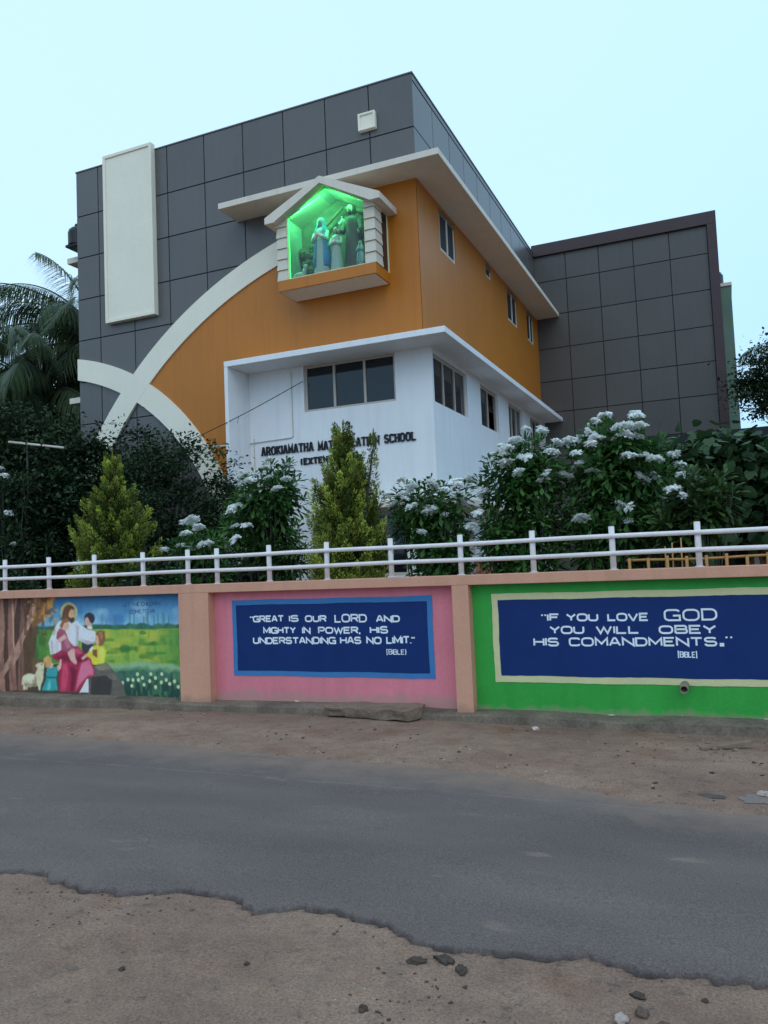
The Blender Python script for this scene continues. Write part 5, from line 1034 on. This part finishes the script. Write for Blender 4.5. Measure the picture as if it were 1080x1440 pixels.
# broken concrete slab lying over the footing, plank, puddle, damp tar patch
rng = np.random.default_rng(4); base = [(-4.30, 8.10), (-4.36, 8.30), (-4.22, 8.455), (-3.9, 8.455), (-3.40, 8.45), (-3.22, 8.42), (-3.16, 8.20), (-3.27, 7.98), (-3.55, 8.03), (-3.95, 8.07)]
bm = bmesh.new(); top = [bm.verts.new((x+rng.normal()*.015, y, .128+.010*math.sin(x*4)+.02*(x+3.8))) for x, y in base]; bot = [bm.verts.new((x+rng.normal()*.01, y+.03, .02)) for x, y in base]
bm.faces.new(top); bm.faces.new(bot[::-1]); nb = len(base)
for i in range(nb): bm.faces.new((top[i], bot[i], bot[(i+1) % nb], top[(i+1) % nb]))
bmesh.ops.triangulate(bm, faces=bm.faces); bmesh.ops.subdivide_edges(bm, edges=bm.edges, cuts=4, use_grid_fill=True)
for v in bm.verts:
    c = v.co; q = vnoise(np.array([c.x*1.0+20]), np.array([c.y+c.z*2+20]), 9, 71)[0]; v.co.z += q*.025; v.co.y += q*.03 if c.y < 8.4 else 0; v.co.x += q*.02
bmesh.ops.recalc_face_normals(bm, faces=bm.faces); me = bpy.data.meshes.new('broken_slab'); bm.to_mesh(me); bm.free(); me.materials.append(MT['slabc'])
o = bpy.data.objects.new('broken_slab', me); COL.objects.link(o); tag(o, 'broken concrete slab lying against the foot of the pink bay', 'slab')
mb = MB(); mb.v = [(-.36, 7.40, .0), (.045, 7.56, .028), (.055, 7.50, .028), (-.33, 7.33, .0), (-.36, 7.40, .022), (.045, 7.56, .060), (.055, 7.50, .060), (-.33, 7.33, .022)]
mb.f = [(3,2,1,0),(4,5,6,7),(0,1,5,4),(1,2,6,5),(2,3,7,6),(3,0,4,7)]; mb.mi = [0]*6
mb.v = [(a, b, c+gz(-.1, 7.45)+.004) for a, b, c in mb.v]
tag(build('plank', mb, MT['wood'], None, bevel=.003), 'weathered grey plank lying on the far verge near the right edge', 'plank')
def patch(name, cx, cy, rx_, ry_, mat, seed, zoff, label=None):
    rng = np.random.default_rng(seed); N = 48; V = [(cx, cy, gz(cx, cy)+zoff)]; ph = rng.random(4)*6
    rads = [0.25, .5, .75, 1.0]
    for q in rads:
        for j in range(N):
            w = 2*math.pi*j/N; k = 1+.18*math.sin(2*w+ph[0])+.12*math.sin(3*w+ph[1])+.08*math.sin(7*w+ph[2])+.05*math.sin(13*w+ph[3]); x = cx+rx_*q*k*math.cos(w); y = cy+ry_*q*k*math.sin(w); V.append((x, y, gz(x, y)+zoff))
    V[0] = (cx, cy, gz(cx, cy)+zoff)
    F = [(0, 1+j, 1+(j+1) % N) for j in range(N)]; F4 = [(1+q*N+j, 1+(q+1)*N+j, 1+(q+1)*N+(j+1) % N, 1+q*N+(j+1) % N) for q in range(3) for j in range(N)]
    me = bpy.data.meshes.new(name); me.from_pydata(V, [], F+F4); me.materials.append(mat); me.update(); o = bpy.data.objects.new(name, me); COL.objects.link(o); o['kind'] = 'structure'; return o
patch('tar_stain', -.22, 6.03, .085, .05, MT['tarst'], 1, .003)
patch('cement_stain', .10, 6.02, .15, .11, MT['cemst'], 2, .004)
# leaf litter and pebbles nobody could count
rng = np.random.default_rng(17); ico = bmesh.new(); bmesh.ops.create_icosphere(ico, subdivisions=1, radius=1); IV = np.array([v.co[:] for v in ico.verts]); IF = np.array([[v.index for v in f.verts] for f in ico.faces]); ico.free()
def pebbles(name, pts, rmin, rmax, mat):
    N = len(pts); r = rmin+(rmax-rmin)*rng.random(N)**3.0; z = ground_h(pts[:, 0], pts[:, 1]); jit = 1+rng.normal(size=(N, len(IV)))*.18
    an = rng.random(N)*6.28; sc = rng.uniform(.6, 1.5, (N, 2))
    X_ = IV[None, :, 0]*jit*sc[:, :1]; Y_ = IV[None, :, 1]*jit*sc[:, 1:]; Z_ = IV[None, :, 2]*jit*.55
    V = np.stack([pts[:, :1]+(X_*np.cos(an)[:, None]-Y_*np.sin(an)[:, None])*r[:, None], pts[:, 1:2]+(X_*np.sin(an)[:, None]+Y_*np.cos(an)[:, None])*r[:, None], z[:, None]+(Z_+.2)*r[:, None]], -1).reshape(-1, 3)
    F = (IF[None]+(np.arange(N)*len(IV))[:, None, None]).reshape(-1, 3); o = fastmesh(name, V, F, MT[mat], None, False); o['kind'] = 'stuff'; return o
def verge_pts(nn, far_, clus=0.0):
    x = rng.uniform(-11, 1.5, nn) if far_ else rng.uniform(-4.6, .6, nn)
    y = edge(FAR, x, 0.06, 5)+.05+rng.random(nn)*(8.1-6.4) if far_ else edge(NEAR, x, 0.07, 3)-.03-rng.random(nn)**.9*1.4
    p_ = np.stack([x, np.minimum(y, 8.18)], 1); keep = vnoise(p_[:, 0], p_[:, 1], 2.3, 77) > clus-.5; return p_[keep]
pebbles('dark_pebbles', verge_pts(2600, False, .50), .002, .010, 'dark'); pebbles('dark_gravel', verge_pts(900, True, .5), .003, .017, 'dark')
pebbles('grey_pebbles', verge_pts(500, False, .40), .002, .010, 'stone'); pebbles('pale_pebbles', verge_pts(160, False, .35), .002, .008, 'stonel'); pebbles('pale_gravel', verge_pts(160, True, .4), .004, .014, 'stonel')
lt = np.stack([rng.uniform(-.75, .45, 90), rng.uniform(7.25, 8.05, 90)], 1); pebbles('leaf_litter', lt, .005, .030, 'wood')
